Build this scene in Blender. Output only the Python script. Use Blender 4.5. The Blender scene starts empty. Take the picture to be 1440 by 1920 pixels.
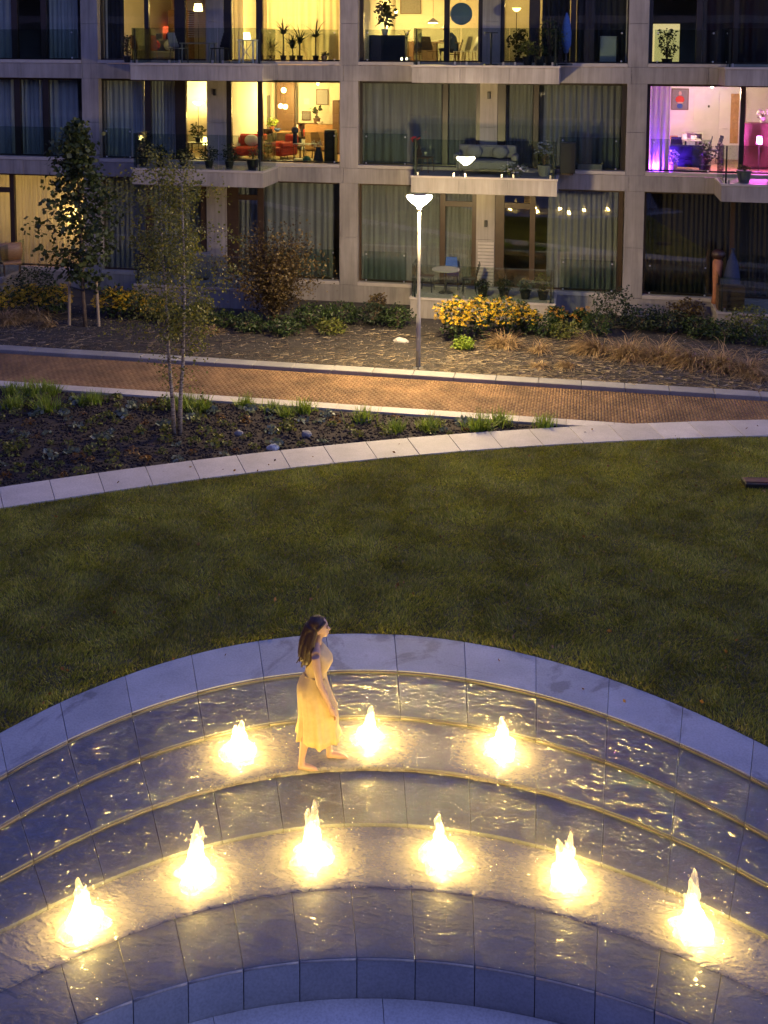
import bpy, bmesh, math, random
import numpy as np
from mathutils import Vector, Matrix, noise as mnoise
from mathutils.geometry import tessellate_polygon

rnd = random.Random(7)
R = math.radians
sc = bpy.context.scene
col = sc.collection

# ------------------------------------------------------------------ camera
CAM_H, FPX, YAW, PITCH, ROLL, HORIZON = 7.8, 2000.0, R(10.8), R(5.0), R(0.29), 100.0
PPY = HORIZON + FPX * math.tan(PITCH)
c_f = Vector((-math.sin(YAW) * math.cos(PITCH), math.cos(YAW) * math.cos(PITCH), -math.sin(PITCH)))
c_r0 = Vector((math.cos(YAW), math.sin(YAW), 0))
c_u0 = c_r0.cross(c_f)
c_r = c_r0 * math.cos(ROLL) + c_u0 * math.sin(ROLL)
c_u = c_u0 * math.cos(ROLL) - c_r0 * math.sin(ROLL)
cam_d = bpy.data.cameras.new('camera')
cam_d.sensor_width = 36.0
cam_d.lens = FPX / 1920 * 36.0
cam_d.shift_y = -(960 - PPY) / 1920
cam_d.clip_end = 3000
cam = bpy.data.objects.new('camera', cam_d)
m = Matrix((c_r, c_u, -c_f)).transposed().to_4x4()
m.translation = (0, 0, CAM_H)
cam.matrix_world = m
col.objects.link(cam)
sc.camera = cam

# ------------------------------------------------------------------ dusk sky
SUN_EL, SUN_ROT, SKY = R(-2.8), R(105), 11.0
world = bpy.data.worlds.new('World')
sc.world = world
world.use_nodes = True
wn = world.node_tree
sky = wn.nodes.new('ShaderNodeTexSky')
sky.sky_type = 'NISHITA'
sky.sun_disc = False
sky.sun_elevation = SUN_EL
sky.sun_rotation = SUN_ROT
sky.ozone_density = 3.6
sky.air_density = 1.0
sky.dust_density = 0.4
bg = wn.nodes['Background']
wn.links.new(sky.outputs[0], bg.inputs[0])
bg.inputs[1].default_value = SKY

# added soft warm fill lamp, lifting the dusk light low from the right
dusk_fill_d = bpy.data.lights.new('sun', 'SUN')
dusk_fill_d.energy = 0.80
dusk_fill_d.angle = R(100)
dusk_fill_d.color = (1.0, 0.84, 0.56)
dusk_fill = bpy.data.objects.new('sun', dusk_fill_d)
dusk_fill.rotation_euler = Vector((-math.sin(SUN_ROT) * math.cos(R(16)), -math.cos(SUN_ROT) * math.cos(R(16)), -math.sin(R(16)))).to_track_quat('-Z', 'Y').to_euler()
col.objects.link(dusk_fill)

vs = sc.view_settings
vs.view_transform = 'Standard'
vs.look = 'None'
vs.exposure = 0.0
vs.gamma = 1.0
cy = sc.cycles
cy.use_denoising = True
cy.max_bounces = 5
cy.diffuse_bounces = 2
cy.glossy_bounces = 2
cy.transmission_bounces = 2
cy.transparent_max_bounces = 20
cy.use_adaptive_sampling = True
cy.adaptive_threshold = 0.02
cy.sample_clamp_indirect = 3.0
cy.sample_clamp_direct = 0
cy.caustics_reflective = False
cy.caustics_refractive = False
cy.use_light_tree = True

WARM = (1.0, 0.65, 0.16)
LAMPC = (1.0, 0.74, 0.36)
ROOMC = (1.0, 0.65, 0.20)


# ------------------------------------------------------------------ measuring helpers
def pix_ray(x, y):
    return c_f + c_r * ((x - 720) / FPX) - c_u * ((y - PPY) / FPX)


def gz(x, y, z=0.0):          # photo point lying on a level z
    d = pix_ray(x, y)
    t = (z - CAM_H) / d.z
    return Vector((d.x * t, d.y * t, z))


def gy(x, y, Y):              # photo point lying on a plane parallel to the facade
    d = pix_ray(x, y)
    t = Y / d.y
    return Vector((d.x * t, Y, CAM_H + d.z * t))


# ------------------------------------------------------------------ mesh helpers
class MB:
    def __init__(s):
        s.v = []
        s.f = []

    def quad(s, a, b, c, d):
        n = len(s.v)
        s.v += [tuple(a), tuple(b), tuple(c), tuple(d)]
        s.f.append((n, n + 1, n + 2, n + 3))

    def box(s, x0, x1, y0, y1, z0, z1):
        n = len(s.v)
        s.v += [(x0, y0, z0), (x1, y0, z0), (x1, y1, z0), (x0, y1, z0), (x0, y0, z1), (x1, y0, z1), (x1, y1, z1), (x0, y1, z1)]
        s.f += [(n, n + 3, n + 2, n + 1), (n + 4, n + 5, n + 6, n + 7), (n, n + 1, n + 5, n + 4), (n + 1, n + 2, n + 6, n + 5),
                (n + 2, n + 3, n + 7, n + 6), (n + 3, n, n + 4, n + 7)]
        return s

    def prism(s, poly, z0, z1):            # poly: list of (x,y) counter-clockwise, convex or mildly concave n-gon
        n = len(s.v)
        k = len(poly)
        s.v += [(p[0], p[1], z0) for p in poly] + [(p[0], p[1], z1) for p in poly]
        s.f.append(tuple(range(n + k - 1, n - 1, -1)))
        s.f.append(tuple(range(n + k, n + 2 * k)))
        for i in range(k):
            j = (i + 1) % k
            s.f.append((n + i, n + j, n + k + j, n + k + i))
        return s

    def tube(s, pts, rad, n=8, cap=True):
        pts = [Vector(p) for p in pts]
        if not hasattr(rad, '__len__'):
            rad = [rad] * len(pts)
        base = len(s.v)
        ov = (pts[-1] - pts[0])
        ref = Vector((1, 0.02, 0)) if abs(ov.z) > 0.7 * ov.length else Vector((0.01, 0.02, 1))
        for i, p in enumerate(pts):
            a = pts[max(0, i - 1)]
            b = pts[min(len(pts) - 1, i + 1)]
            t = (b - a)
            t = t.normalized() if t.length > 1e-9 else Vector((0, 0, 1))
            u = t.cross(ref).normalized()
            w = t.cross(u)
            for k in range(n):
                an = 2 * math.pi * k / n
                s.v.append(tuple(p + (u * math.cos(an) + w * math.sin(an)) * rad[i]))
        for i in range(len(pts) - 1):
            for k in range(n):
                k2 = (k + 1) % n
                s.f.append((base + i * n + k, base + i * n + k2, base + (i + 1) * n + k2, base + (i + 1) * n + k))
        if cap:
            s.f.append(tuple(base + k for k in range(n - 1, -1, -1)))
            s.f.append(tuple(base + (len(pts) - 1) * n + k for k in range(n)))
        return s

    def lathe(s, prof, n=20, c=(0, 0, 0), wob=0.0, seed=0.0, sq=(1, 1)):
        base = len(s.v)
        for i, (r, z) in enumerate(prof):
            for k in range(n):
                an = 2 * math.pi * k / n
                rr = r
                if wob:
                    rr = r * (1 + wob * mnoise.noise(Vector((math.cos(an) * 1.7 + seed, math.sin(an) * 1.7, z * 7 + seed))))
                s.v.append((c[0] + rr * math.cos(an) * sq[0], c[1] + rr * math.sin(an) * sq[1], c[2] + z))
        for i in range(len(prof) - 1):
            for k in range(n):
                k2 = (k + 1) % n
                s.f.append((base + i * n + k, base + i * n + k2, base + (i + 1) * n + k2, base + (i + 1) * n + k))
        s.f.append(tuple(base + k for k in range(n - 1, -1, -1)))
        s.f.append(tuple(base + (len(prof) - 1) * n + k for k in range(n)))
        return s

    def ell(s, c, r, nu=14, nv=10, rot=None):
        base = len(s.v)
        c = Vector(c)
        for j in range(nv + 1):
            ph = math.pi * j / nv
            for k in range(nu):
                an = 2 * math.pi * k / nu
                p = Vector((r[0] * math.sin(ph) * math.cos(an), r[1] * math.sin(ph) * math.sin(an), r[2] * math.cos(ph)))
                if rot:
                    p = rot @ p
                s.v.append(tuple(c + p))
        for j in range(nv):
            for k in range(nu):
                k2 = (k + 1) % nu
                s.f.append((base + j * nu + k, base + (j + 1) * nu + k, base + (j + 1) * nu + k2, base + j * nu + k2))
        return s

    def mesh(s, name, mat=None, smooth=False):
        me = bpy.data.meshes.new(name)
        me.from_pydata(s.v, [], s.f)
        me.update()
        if smooth:
            me.polygons.foreach_set('use_smooth', [True] * len(me.polygons))
        if mat:
            me.materials.append(mat)
        return me

    def build(s, name, mat=None, parent=None, smooth=False, bevel=0.0):
        me = s.mesh(name, mat, smooth)
        if bevel:
            bm = bmesh.new()
            bm.from_mesh(me)
            bmesh.ops.bevel(bm, geom=bm.edges[:], offset=bevel, segments=1, affect='EDGES')
            bm.to_mesh(me)
            bm.free()
        return link(name, me, parent)


def link(name, me, parent=None, loc=None, rz=None, scale=None):
    o = bpy.data.objects.new(name, me)
    col.objects.link(o)
    if parent:
        o.parent = parent
    if loc is not None:
        o.location = loc
    if rz is not None:
        o.rotation_euler = (0, 0, rz)
    if scale is not None:
        o.scale = (scale, scale, scale) if not hasattr(scale, '__len__') else scale
    return o


def tag(o, label, cat, group=None):
    o['label'] = label
    o['category'] = cat
    if group:
        o['group'] = group
    return o


def thing(name, label, cat, loc=(0, 0, 0), rz=0.0, group=None):
    o = bpy.data.objects.new(name, None)
    o.empty_display_size = 0.1
    col.objects.link(o)
    o.location = loc
    o.rotation_euler = (0, 0, rz)
    return tag(o, label, cat, group)


def kind(o, k):
    o['kind'] = k
    return o


def copy_tree(o, parent=None):
    c = o.copy()
    col.objects.link(c)
    c.parent = parent
    for ch in list(o.children):
        copy_tree(ch, c)
    return c


def np_mesh(name, verts, faces, mat, smooth=False):     # faces: (n,3) or (n,4) int array
    me = bpy.data.meshes.new(name)
    nv, (nf, k) = len(verts), faces.shape
    me.vertices.add(nv)
    me.vertices.foreach_set('co', np.asarray(verts, np.float32).ravel())
    me.loops.add(nf * k)
    me.loops.foreach_set('vertex_index', faces.astype(np.int32).ravel())
    me.polygons.add(nf)
    me.polygons.foreach_set('loop_start', np.arange(0, nf * k, k, dtype=np.int32))
    me.update(calc_edges=True)
    if smooth:
        me.polygons.foreach_set('use_smooth', np.ones(nf, bool))
    me.materials.append(mat)
    return me


def leaves_mesh(name, P, size, mat, seed=0, droop=0.3, aspect=0.6, N=None):
    """diamond leaves at points P (n,3); one quad each, bent orientations"""
    g = np.random.default_rng(seed)
    P = np.asarray(P, float)
    n = len(P)
    d = g.normal(size=(n, 3))
    d[:, 2] = d[:, 2] * 0.6 - droop
    d /= np.linalg.norm(d, axis=1)[:, None]
    q = g.normal(size=(n, 3))
    q -= (q * d).sum(1)[:, None] * d
    q /= np.linalg.norm(q, axis=1)[:, None]
    s = (size * g.uniform(0.6, 1.3, n))[:, None]
    v = np.stack([P, P + d * s * 0.5 + q * s * aspect * 0.5, P + d * s, P + d * s * 0.5 - q * s * aspect * 0.5], 1).reshape(-1, 3)
    f = np.arange(4 * n).reshape(n, 4)
    return np_mesh(name, v, f, mat)


# ------------------------------------------------------------------ materials
def new_mat(name):
    mt = bpy.data.materials.new(name)
    mt.use_nodes = True
    nt = mt.node_tree
    return mt, nt, nt.nodes['Principled BSDF'], nt.nodes['Material Output']


def noise_node(nt, scale, detail=4, rough=0.55, vec=None, dist=0.0):
    n = nt.nodes.new('ShaderNodeTexNoise')
    n.inputs['Scale'].default_value = scale
    n.inputs['Detail'].default_value = detail
    n.inputs['Roughness'].default_value = rough
    n.inputs['Distortion'].default_value = dist
    if vec is not None:
        nt.links.new(vec, n.inputs['Vector'])
    return n


def ramp(nt, fac, stops):
    r = nt.nodes.new('ShaderNodeValToRGB')
    el = r.color_ramp.elements
    el[0].position, el[0].color = stops[0][0], (*stops[0][1], 1)
    el[1].position, el[1].color = stops[-1][0], (*stops[-1][1], 1)
    for p, c in stops[1:-1]:
        e = el.new(p)
        e.color = (*c, 1)
    nt.links.new(fac, r.inputs[0])
    return r


def obj_coord(nt, scale=(1, 1, 1)):
    t = nt.nodes.new('ShaderNodeTexCoord')
    mp = nt.nodes.new('ShaderNodeMapping')
    mp.inputs['Scale'].default_value = scale
    nt.links.new(t.outputs['Object'], mp.inputs[0])
    return mp.outputs[0]


def bump(nt, h, strength, dist=0.02):
    b = nt.nodes.new('ShaderNodeBump')
    b.inputs['Strength'].default_value = strength
    b.inputs['Distance'].default_value = dist
    nt.links.new(h, b.inputs['Height'])
    return b.outputs[0]


def simple(name, c, rough=0.6, var=0.25, scale=6.0, bmp=0.0, metal=0.0, mapscale=(1, 1, 1), spec=0.5, rvar=0.0):
    mt, nt, p, _ = new_mat(name)
    n = noise_node(nt, scale, 5, 0.6, obj_coord(nt, mapscale))
    lo = tuple(x * (1 - var) for x in c)
    hi = tuple(min(1, x * (1 + var)) for x in c)
    r = ramp(nt, n.outputs[0], [(0.3, lo), (0.7, hi)])
    out = r.outputs[0]
    if rvar:
        oi = nt.nodes.new('ShaderNodeObjectInfo')
        mr = nt.nodes.new('ShaderNodeMapRange')
        mr.inputs['To Min'].default_value = 1 - rvar
        mr.inputs['To Max'].default_value = 1 + rvar
        nt.links.new(oi.outputs['Random'], mr.inputs[0])
        mx = nt.nodes.new('ShaderNodeMix')
        mx.data_type = 'RGBA'
        mx.blend_type = 'MULTIPLY'
        mx.inputs[0].default_value = 1
        nt.links.new(out, mx.inputs[6])
        nt.links.new(mr.outputs[0], mx.inputs[7])
        out = mx.outputs[2]
    nt.links.new(out, p.inputs['Base Color'])
    p.inputs['Roughness'].default_value = rough
    p.inputs['Metallic'].default_value = metal
    p.inputs['Specular IOR Level'].default_value = spec
    if bmp:
        nt.links.new(bump(nt, n.outputs[0], bmp), p.inputs['Normal'])
    return mt


def emit(name, c, s):
    mt, nt, p, out = new_mat(name)
    p.inputs['Base Color'].default_value = (0.8, 0.8, 0.8, 1)
    p.inputs['Emission Color'].default_value = (*c, 1)
    p.inputs['Emission Strength'].default_value = s
    return mt


def leafy(name, stops, trans=0.35, scale=3.0, rough=0.55):
    mt, nt, p, out = new_mat(name)
    g = nt.nodes.new('ShaderNodeNewGeometry')
    r = ramp(nt, g.outputs['Random Per Island'], stops)
    n = noise_node(nt, scale, 3, 0.6, obj_coord(nt))
    mx = nt.nodes.new('ShaderNodeMix')
    mx.data_type = 'RGBA'
    mx.blend_type = 'MULTIPLY'
    mx.inputs[0].default_value = 0.7
    nt.links.new(r.outputs[0], mx.inputs[6])
    rr = ramp(nt, n.outputs[0], [(0.35, (0.45, 0.45, 0.45)), (0.65, (1.3, 1.3, 1.3))])
    nt.links.new(rr.outputs[0], mx.inputs[7])
    nt.links.new(mx.outputs[2], p.inputs['Base Color'])
    p.inputs['Roughness'].default_value = rough
    tr = nt.nodes.new('ShaderNodeBsdfTranslucent')
    nt.links.new(mx.outputs[2], tr.inputs[0])
    ms = nt.nodes.new('ShaderNodeMixShader')
    ms.inputs[0].default_value = trans
    nt.links.new(p.outputs[0], ms.inputs[1])
    nt.links.new(tr.outputs[0], ms.inputs[2])
    nt.links.new(ms.outputs[0], out.inputs[0])
    return mt


def cloth(name, c, trans=0.4, var=0.2):
    mt, nt, p, out = new_mat(name)
    n = noise_node(nt, 14, 3, 0.5, obj_coord(nt, (1, 1, 0.04)))
    r = ramp(nt, n.outputs[0], [(0.3, tuple(x * (1 - var) for x in c)), (0.7, tuple(min(1, x * (1 + var)) for x in c))])
    nt.links.new(r.outputs[0], p.inputs['Base Color'])
    p.inputs['Roughness'].default_value = 0.85
    tr = nt.nodes.new('ShaderNodeBsdfTranslucent')
    nt.links.new(r.outputs[0], tr.inputs[0])
    ms = nt.nodes.new('ShaderNodeMixShader')
    ms.inputs[0].default_value = trans
    nt.links.new(p.outputs[0], ms.inputs[1])
    nt.links.new(tr.outputs[0], ms.inputs[2])
    nt.links.new(ms.outputs[0], out.inputs[0])
    return mt


def glass_mat(name, tint=(0.9, 0.93, 0.92), base=0.06, power=4.0, wav=0.0, rough=0.0):
    mt, nt, p, out = new_mat(name)
    nt.nodes.remove(p)
    tr = nt.nodes.new('ShaderNodeBsdfTransparent')
    tr.inputs[0].default_value = (*tint, 1)
    gl = nt.nodes.new('ShaderNodeBsdfGlossy')
    gl.inputs['Roughness'].default_value = rough
    lw = nt.nodes.new('ShaderNodeLayerWeight')
    lw.inputs[0].default_value = 0.5
    pw = nt.nodes.new('ShaderNodeMath')
    pw.operation = 'POWER'
    pw.inputs[1].default_value = power
    nt.links.new(lw.outputs['Facing'], pw.inputs[0])
    ma = nt.nodes.new('ShaderNodeMath')
    ma.operation = 'MULTIPLY_ADD'
    ma.inputs[1].default_value = 0.9
    ma.inputs[2].default_value = base
    ma.use_clamp = True
    nt.links.new(pw.outputs[0], ma.inputs[0])
    ms = nt.nodes.new('ShaderNodeMixShader')
    nt.links.new(ma.outputs[0], ms.inputs[0])
    nt.links.new(tr.outputs[0], ms.inputs[1])
    nt.links.new(gl.outputs[0], ms.inputs[2])
    nt.links.new(ms.outputs[0], out.inputs[0])
    if wav:
        n = noise_node(nt, 0.9, 2, 0.5, obj_coord(nt))
        nt.links.new(bump(nt, n.outputs[0], wav, 0.02), gl.inputs['Normal'])
    return mt


def ripple_height(nt, sc1=7.0, sc2=22.0, stretch=(1, 1, 1)):
    v = obj_coord(nt, (stretch[0], stretch[1] * 1.9, stretch[2]))
    n1 = noise_node(nt, sc1, 3, 0.55, v, 0.8)
    n2 = noise_node(nt, sc2, 2, 0.5, v, 0.5)
    a = nt.nodes.new('ShaderNodeMath')
    a.operation = 'MULTIPLY_ADD'
    a.inputs[1].default_value = 0.2
    nt.links.new(n2.outputs[0], a.inputs[0])
    nt.links.new(n1.outputs[0], a.inputs[2])
    return a.outputs[0]


def stone_mat(name, lo, hi, rough, wet=0.0, scale=1.6, rip=0.6, rvar=0.10, bmp=0.15):
    mt, nt, p, out = new_mat(name)
    v = obj_coord(nt)
    n = noise_node(nt, scale, 6, 0.62, v)
    n2 = noise_node(nt, 40, 3, 0.6, v)
    r = ramp(nt, n.outputs[0], [(0.32, lo), (0.68, hi)])
    oi = nt.nodes.new('ShaderNodeObjectInfo')
    mr = nt.nodes.new('ShaderNodeMapRange')
    mr.inputs['To Min'].default_value = 1 - rvar
    mr.inputs['To Max'].default_value = 1 + rvar
    nt.links.new(oi.outputs['Random'], mr.inputs[0])
    mx = nt.nodes.new('ShaderNodeMix')
    mx.data_type = 'RGBA'
    mx.blend_type = 'MULTIPLY'
    mx.inputs[0].default_value = 1
    nt.links.new(r.outputs[0], mx.inputs[6])
    nt.links.new(mr.outputs[0], mx.inputs[7])
    sp = ramp(nt, n2.outputs[0], [(0.35, (0.86, 0.86, 0.86)), (0.6, (1.06, 1.06, 1.06))])
    mx2 = nt.nodes.new('ShaderNodeMix')
    mx2.data_type = 'RGBA'
    mx2.blend_type = 'MULTIPLY'
    mx2.inputs[0].default_value = 1
    nt.links.new(mx.outputs[2], mx2.inputs[6])
    nt.links.new(sp.outputs[0], mx2.inputs[7])
    nt.links.new(mx2.outputs[2], p.inputs['Base Color'])
    p.inputs['Roughness'].default_value = rough
    nt.links.new(bump(nt, n2.outputs[0], bmp, 0.01), p.inputs['Normal'])
    if wet:
        p.inputs['Coat Weight'].default_value = wet * 0.65
        p.inputs['Coat Roughness'].default_value = 0.012
        p.inputs['Coat IOR'].default_value = 1.33
        nt.links.new(bump(nt, ripple_height(nt, 3.6, 10.0), rip, 0.11), p.inputs['Coat Normal'])
    return mt


M = {}
def add_stains(mt, th=0.58, dark=0.62, scale=0.9):
    nt = mt.node_tree
    p = [n for n in nt.nodes if n.type == 'BSDF_PRINCIPLED'][0]
    src = p.inputs['Base Color'].links[0].from_socket
    n = noise_node(nt, scale, 5, 0.6, obj_coord(nt), 1.2)
    r = ramp(nt, n.outputs[0], [(th - 0.03, (1, 1, 1)), (th + 0.04, (dark, dark, dark * 1.02))])
    mx = nt.nodes.new('ShaderNodeMix')
    mx.data_type = 'RGBA'
    mx.blend_type = 'MULTIPLY'
    mx.inputs[0].default_value = 1
    nt.links.new(src, mx.inputs[6])
    nt.links.new(r.outputs[0], mx.inputs[7])
    nt.links.new(mx.outputs[2], p.inputs['Base Color'])
    return mt


M['coping'] = stone_mat('coping_stone', (0.285, 0.315, 0.35), (0.40, 0.43, 0.47), 0.6)
M['rim_floor'] = stone_mat('floor_stone', (0.56, 0.59, 0.62), (0.70, 0.72, 0.74), 0.6)
M['dry_step'] = stone_mat('dry_step_stone', (0.34, 0.36, 0.40), (0.46, 0.48, 0.52), 0.55)
M['wet'] = stone_mat('wet_stone', (0.10, 0.112, 0.138), (0.165, 0.178, 0.21), 0.45, wet=0.0)
M['joint'] = simple('joint_shadow', (0.05, 0.05, 0.05), 0.9)  # one even dark grey for backing walls behind the joints
M['brass'] = simple('step_nosing', (0.135, 0.12, 0.10), 0.45, 0.2, 3)
M['travertine'] = None
M['coping'] = add_stains(M['coping'])
M['slab'] = stone_mat('path_slab_stone', (0.42, 0.385, 0.335), (0.53, 0.49, 0.44), 0.65)
M['kerb'] = stone_mat('kerb_concrete', (0.20, 0.195, 0.185), (0.28, 0.27, 0.255), 0.75)


def travertine():
    mt, nt, p, out = new_mat('travertine_cladding')
    v = obj_coord(nt, (4.0, 4.0, 0.25))
    n = noise_node(nt, 1.6, 6, 0.65, v, 0.6)
    v2 = obj_coord(nt, (1, 1, 0.6))
    n2 = noise_node(nt, 0.8, 4, 0.6, v2)
    r = ramp(nt, n.outputs[0], [(0.30, (0.225, 0.20, 0.178)), (0.5, (0.30, 0.272, 0.242)), (0.72, (0.365, 0.337, 0.305))])
    r2 = ramp(nt, n2.outputs[0], [(0.3, (0.62, 0.62, 0.64)), (0.7, (1.12, 1.10, 1.08))])
    mx = nt.nodes.new('ShaderNodeMix')
    mx.data_type = 'RGBA'
    mx.blend_type = 'MULTIPLY'
    mx.inputs[0].default_value = 1
    nt.links.new(r.outputs[0], mx.inputs[6])
    nt.links.new(r2.outputs[0], mx.inputs[7])
    nt.links.new(mx.outputs[2], p.inputs['Base Color'])
    p.inputs['Roughness'].default_value = 0.6
    nt.links.new(bump(nt, n.outputs[0], 0.15, 0.01), p.inputs['Normal'])
    return mt


M['travertine'] = travertine()
M['sill'] = simple('sill_stone', (0.37, 0.33, 0.29), 0.6, 0.1, 4)
M['frame'] = simple('dark_window_frame', (0.022, 0.016, 0.013), 0.4, 0.2, 5)
M['brownframe'] = simple('brown_window_frame', (0.045, 0.026, 0.016), 0.4, 0.2, 5)
M['glass'] = glass_mat('window_glass', (0.90, 0.93, 0.92), 0.085, 4.0, wav=0.05)
M['railglass'] = glass_mat('railing_glass', (0.80, 0.86, 0.83), 0.06, 4.0, wav=0.02)
M['metal'] = simple('brushed_metal', (0.5, 0.5, 0.5), 0.3, 0.1, 8, metal=0.9)
M['darkmetal'] = simple('dark_metal', (0.03, 0.03, 0.03), 0.4, 0.2, 8)
M['white'] = simple('white_paint', (0.75, 0.73, 0.70), 0.6, 0.05, 4)
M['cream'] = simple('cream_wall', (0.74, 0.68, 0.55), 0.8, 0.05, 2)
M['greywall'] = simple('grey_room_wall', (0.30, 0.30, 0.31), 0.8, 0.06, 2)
M['parquet'] = simple('parquet_floor', (0.36, 0.23, 0.12), 0.4, 0.25, 9, mapscale=(1, 5, 1))
M['wood'] = simple('oak_wood', (0.33, 0.18, 0.08), 0.45, 0.3, 7, mapscale=(1, 1, 8))
M['darkwood'] = simple('dark_wood', (0.10, 0.055, 0.03), 0.5, 0.3, 7, mapscale=(1, 1, 8))
M['red'] = simple('red_fabric', (0.50, 0.05, 0.03), 0.8, 0.2, 20)
M['blue'] = simple('blue_fabric', (0.03, 0.08, 0.25), 0.8, 0.2, 20)
M['navy'] = simple('navy_cloth', (0.02, 0.03, 0.07), 0.85, 0.2, 20)
M['grey'] = simple('grey_fabric', (0.19, 0.18, 0.17), 0.85, 0.15, 20)
M['black'] = simple('black_plastic', (0.015, 0.015, 0.016), 0.4, 0.2, 10)
M['terra'] = simple('terracotta', (0.35, 0.14, 0.07), 0.8, 0.2, 10)
M['skin'] = simple('skin', (0.48, 0.31, 0.235), 0.5, 0.08, 12)
M['dress'] = simple('cream_dress', (0.58, 0.44, 0.235), 0.8, 0.12, 9, bmp=0.1)
M['hair'] = simple('dark_hair', (0.035, 0.014, 0.010), 0.45, 0.5, 25, mapscale=(6, 6, 0.6), bmp=0.4)
M['bark'] = simple('brown_bark', (0.10, 0.07, 0.05), 0.9, 0.4, 12, bmp=0.5)
M['post'] = simple('stake_wood', (0.30, 0.23, 0.15), 0.85, 0.25, 8, mapscale=(4, 4, 0.5), bmp=0.3)


def birch_bark():
    mt, nt, p, out = new_mat('birch_bark')
    n = noise_node(nt, 3.0, 4, 0.6, obj_coord(nt, (3, 3, 14)))
    r = ramp(nt, n.outputs[0], [(0.38, (0.04, 0.03, 0.025)), (0.5, (0.30, 0.25, 0.20)), (0.72, (0.46, 0.40, 0.34))])
    nt.links.new(r.outputs[0], p.inputs['Base Color'])
    p.inputs['Roughness'].default_value = 0.8
    return mt


M['birch'] = birch_bark()
M['linden_leaf'] = leafy('linden_leaf', [(0, (0.028, 0.045, 0.012)), (0.6, (0.06, 0.085, 0.02)), (1, (0.12, 0.13, 0.035))])
M['birch_leaf'] = leafy('birch_leaf', [(0, (0.07, 0.085, 0.014)), (0.6, (0.17, 0.175, 0.03)), (1, (0.34, 0.30, 0.05))])
M['smoke_leaf'] = leafy('smoke_leaf', [(0, (0.055, 0.035, 0.013)), (0.6, (0.115, 0.075, 0.022)), (1, (0.19, 0.13, 0.035))])
M['bush_leaf'] = leafy('bush_leaf', [(0, (0.018, 0.038, 0.010)), (0.6, (0.045, 0.080, 0.018)), (1, (0.09, 0.13, 0.03))])
M['dark_leaf'] = leafy('dark_leaf', [(0, (0.012, 0.022, 0.010)), (0.6, (0.025, 0.045, 0.016)), (1, (0.055, 0.075, 0.03))])
M['bright_leaf'] = leafy('bright_leaf', [(0, (0.14, 0.22, 0.02)), (0.6, (0.26, 0.36, 0.035)), (1, (0.36, 0.42, 0.05))])
M['olive_leaf'] = leafy('olive_leaf', [(0, (0.07, 0.09, 0.02)), (0.6, (0.15, 0.17, 0.03)), (1, (0.26, 0.25, 0.05))])
M['grey_leaf'] = leafy('grey_leaf', [(0, (0.08, 0.11, 0.08)), (0.6, (0.16, 0.20, 0.15)), (1, (0.30, 0.34, 0.27))])
M['rust_leaf'] = leafy('rust_leaf', [(0, (0.12, 0.06, 0.02)), (0.6, (0.22, 0.11, 0.03)), (1, (0.30, 0.18, 0.05))])
M['straw'] = leafy('dry_straw', [(0, (0.20, 0.12, 0.05)), (0.6, (0.38, 0.25, 0.11)), (1, (0.55, 0.40, 0.20))], trans=0.2)
M['litter'] = leafy('straw_litter', [(0, (0.07, 0.05, 0.03)), (0.6, (0.16, 0.115, 0.062)), (1, (0.32, 0.24, 0.13))], trans=0.1)
M['petal'] = leafy('yellow_petal', [(0, (0.45, 0.25, 0.004)), (0.6, (0.66, 0.42, 0.005)), (1, (0.74, 0.52, 0.008))], trans=0.25)
M['dull_petal'] = leafy('orange_petal', [(0, (0.40, 0.17, 0.01)), (0.6, (0.60, 0.29, 0.01)), (1, (0.72, 0.38, 0.02))], trans=0.25)
M['white_petal'] = leafy('white_petal', [(0, (0.5, 0.5, 0.5)), (1, (0.8, 0.8, 0.78))], trans=0.25)
M['grass'] = leafy('grass_blade', [(0, (0.145, 0.165, 0.018)), (0.5, (0.295, 0.315, 0.034)), (0.85, (0.44, 0.425, 0.058)), (1, (0.60, 0.48, 0.14))], trans=0.35, scale=0.7)
M['turf'] = simple('turf_soil', (0.075, 0.068, 0.028), 0.95, 0.5, 3, bmp=0.4)
M['soil'] = simple('dark_soil', (0.030, 0.021, 0.017), 0.95, 0.5, 7, bmp=0.9)
M['rearsoil'] = simple('dry_soil', (0.034, 0.028, 0.022), 0.95, 0.45, 4, bmp=0.9)
M['gravel'] = leafy('gravel_stone', [(0, (0.05, 0.04, 0.034)), (0.7, (0.12, 0.10, 0.085)), (1, (0.30, 0.27, 0.23))], trans=0.0, rough=0.9)
M['clod'] = leafy('soil_clod', [(0, (0.015, 0.011, 0.009)), (1, (0.055, 0.042, 0.033))], trans=0.0, rough=1.0)
M['ground'] = simple('far_ground', (0.05, 0.055, 0.035), 0.95, 0.3, 0.5)
M['brick'] = leafy('clay_brick', [(0, (0.18, 0.098, 0.042)), (0.5, (0.205, 0.116, 0.05)), (1, (0.235, 0.138, 0.062))], trans=0.0, scale=1.2, rough=0.8)
M['mortar'] = simple('sand_joint', (0.16, 0.10, 0.06), 0.95, 0.3, 10)

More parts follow.
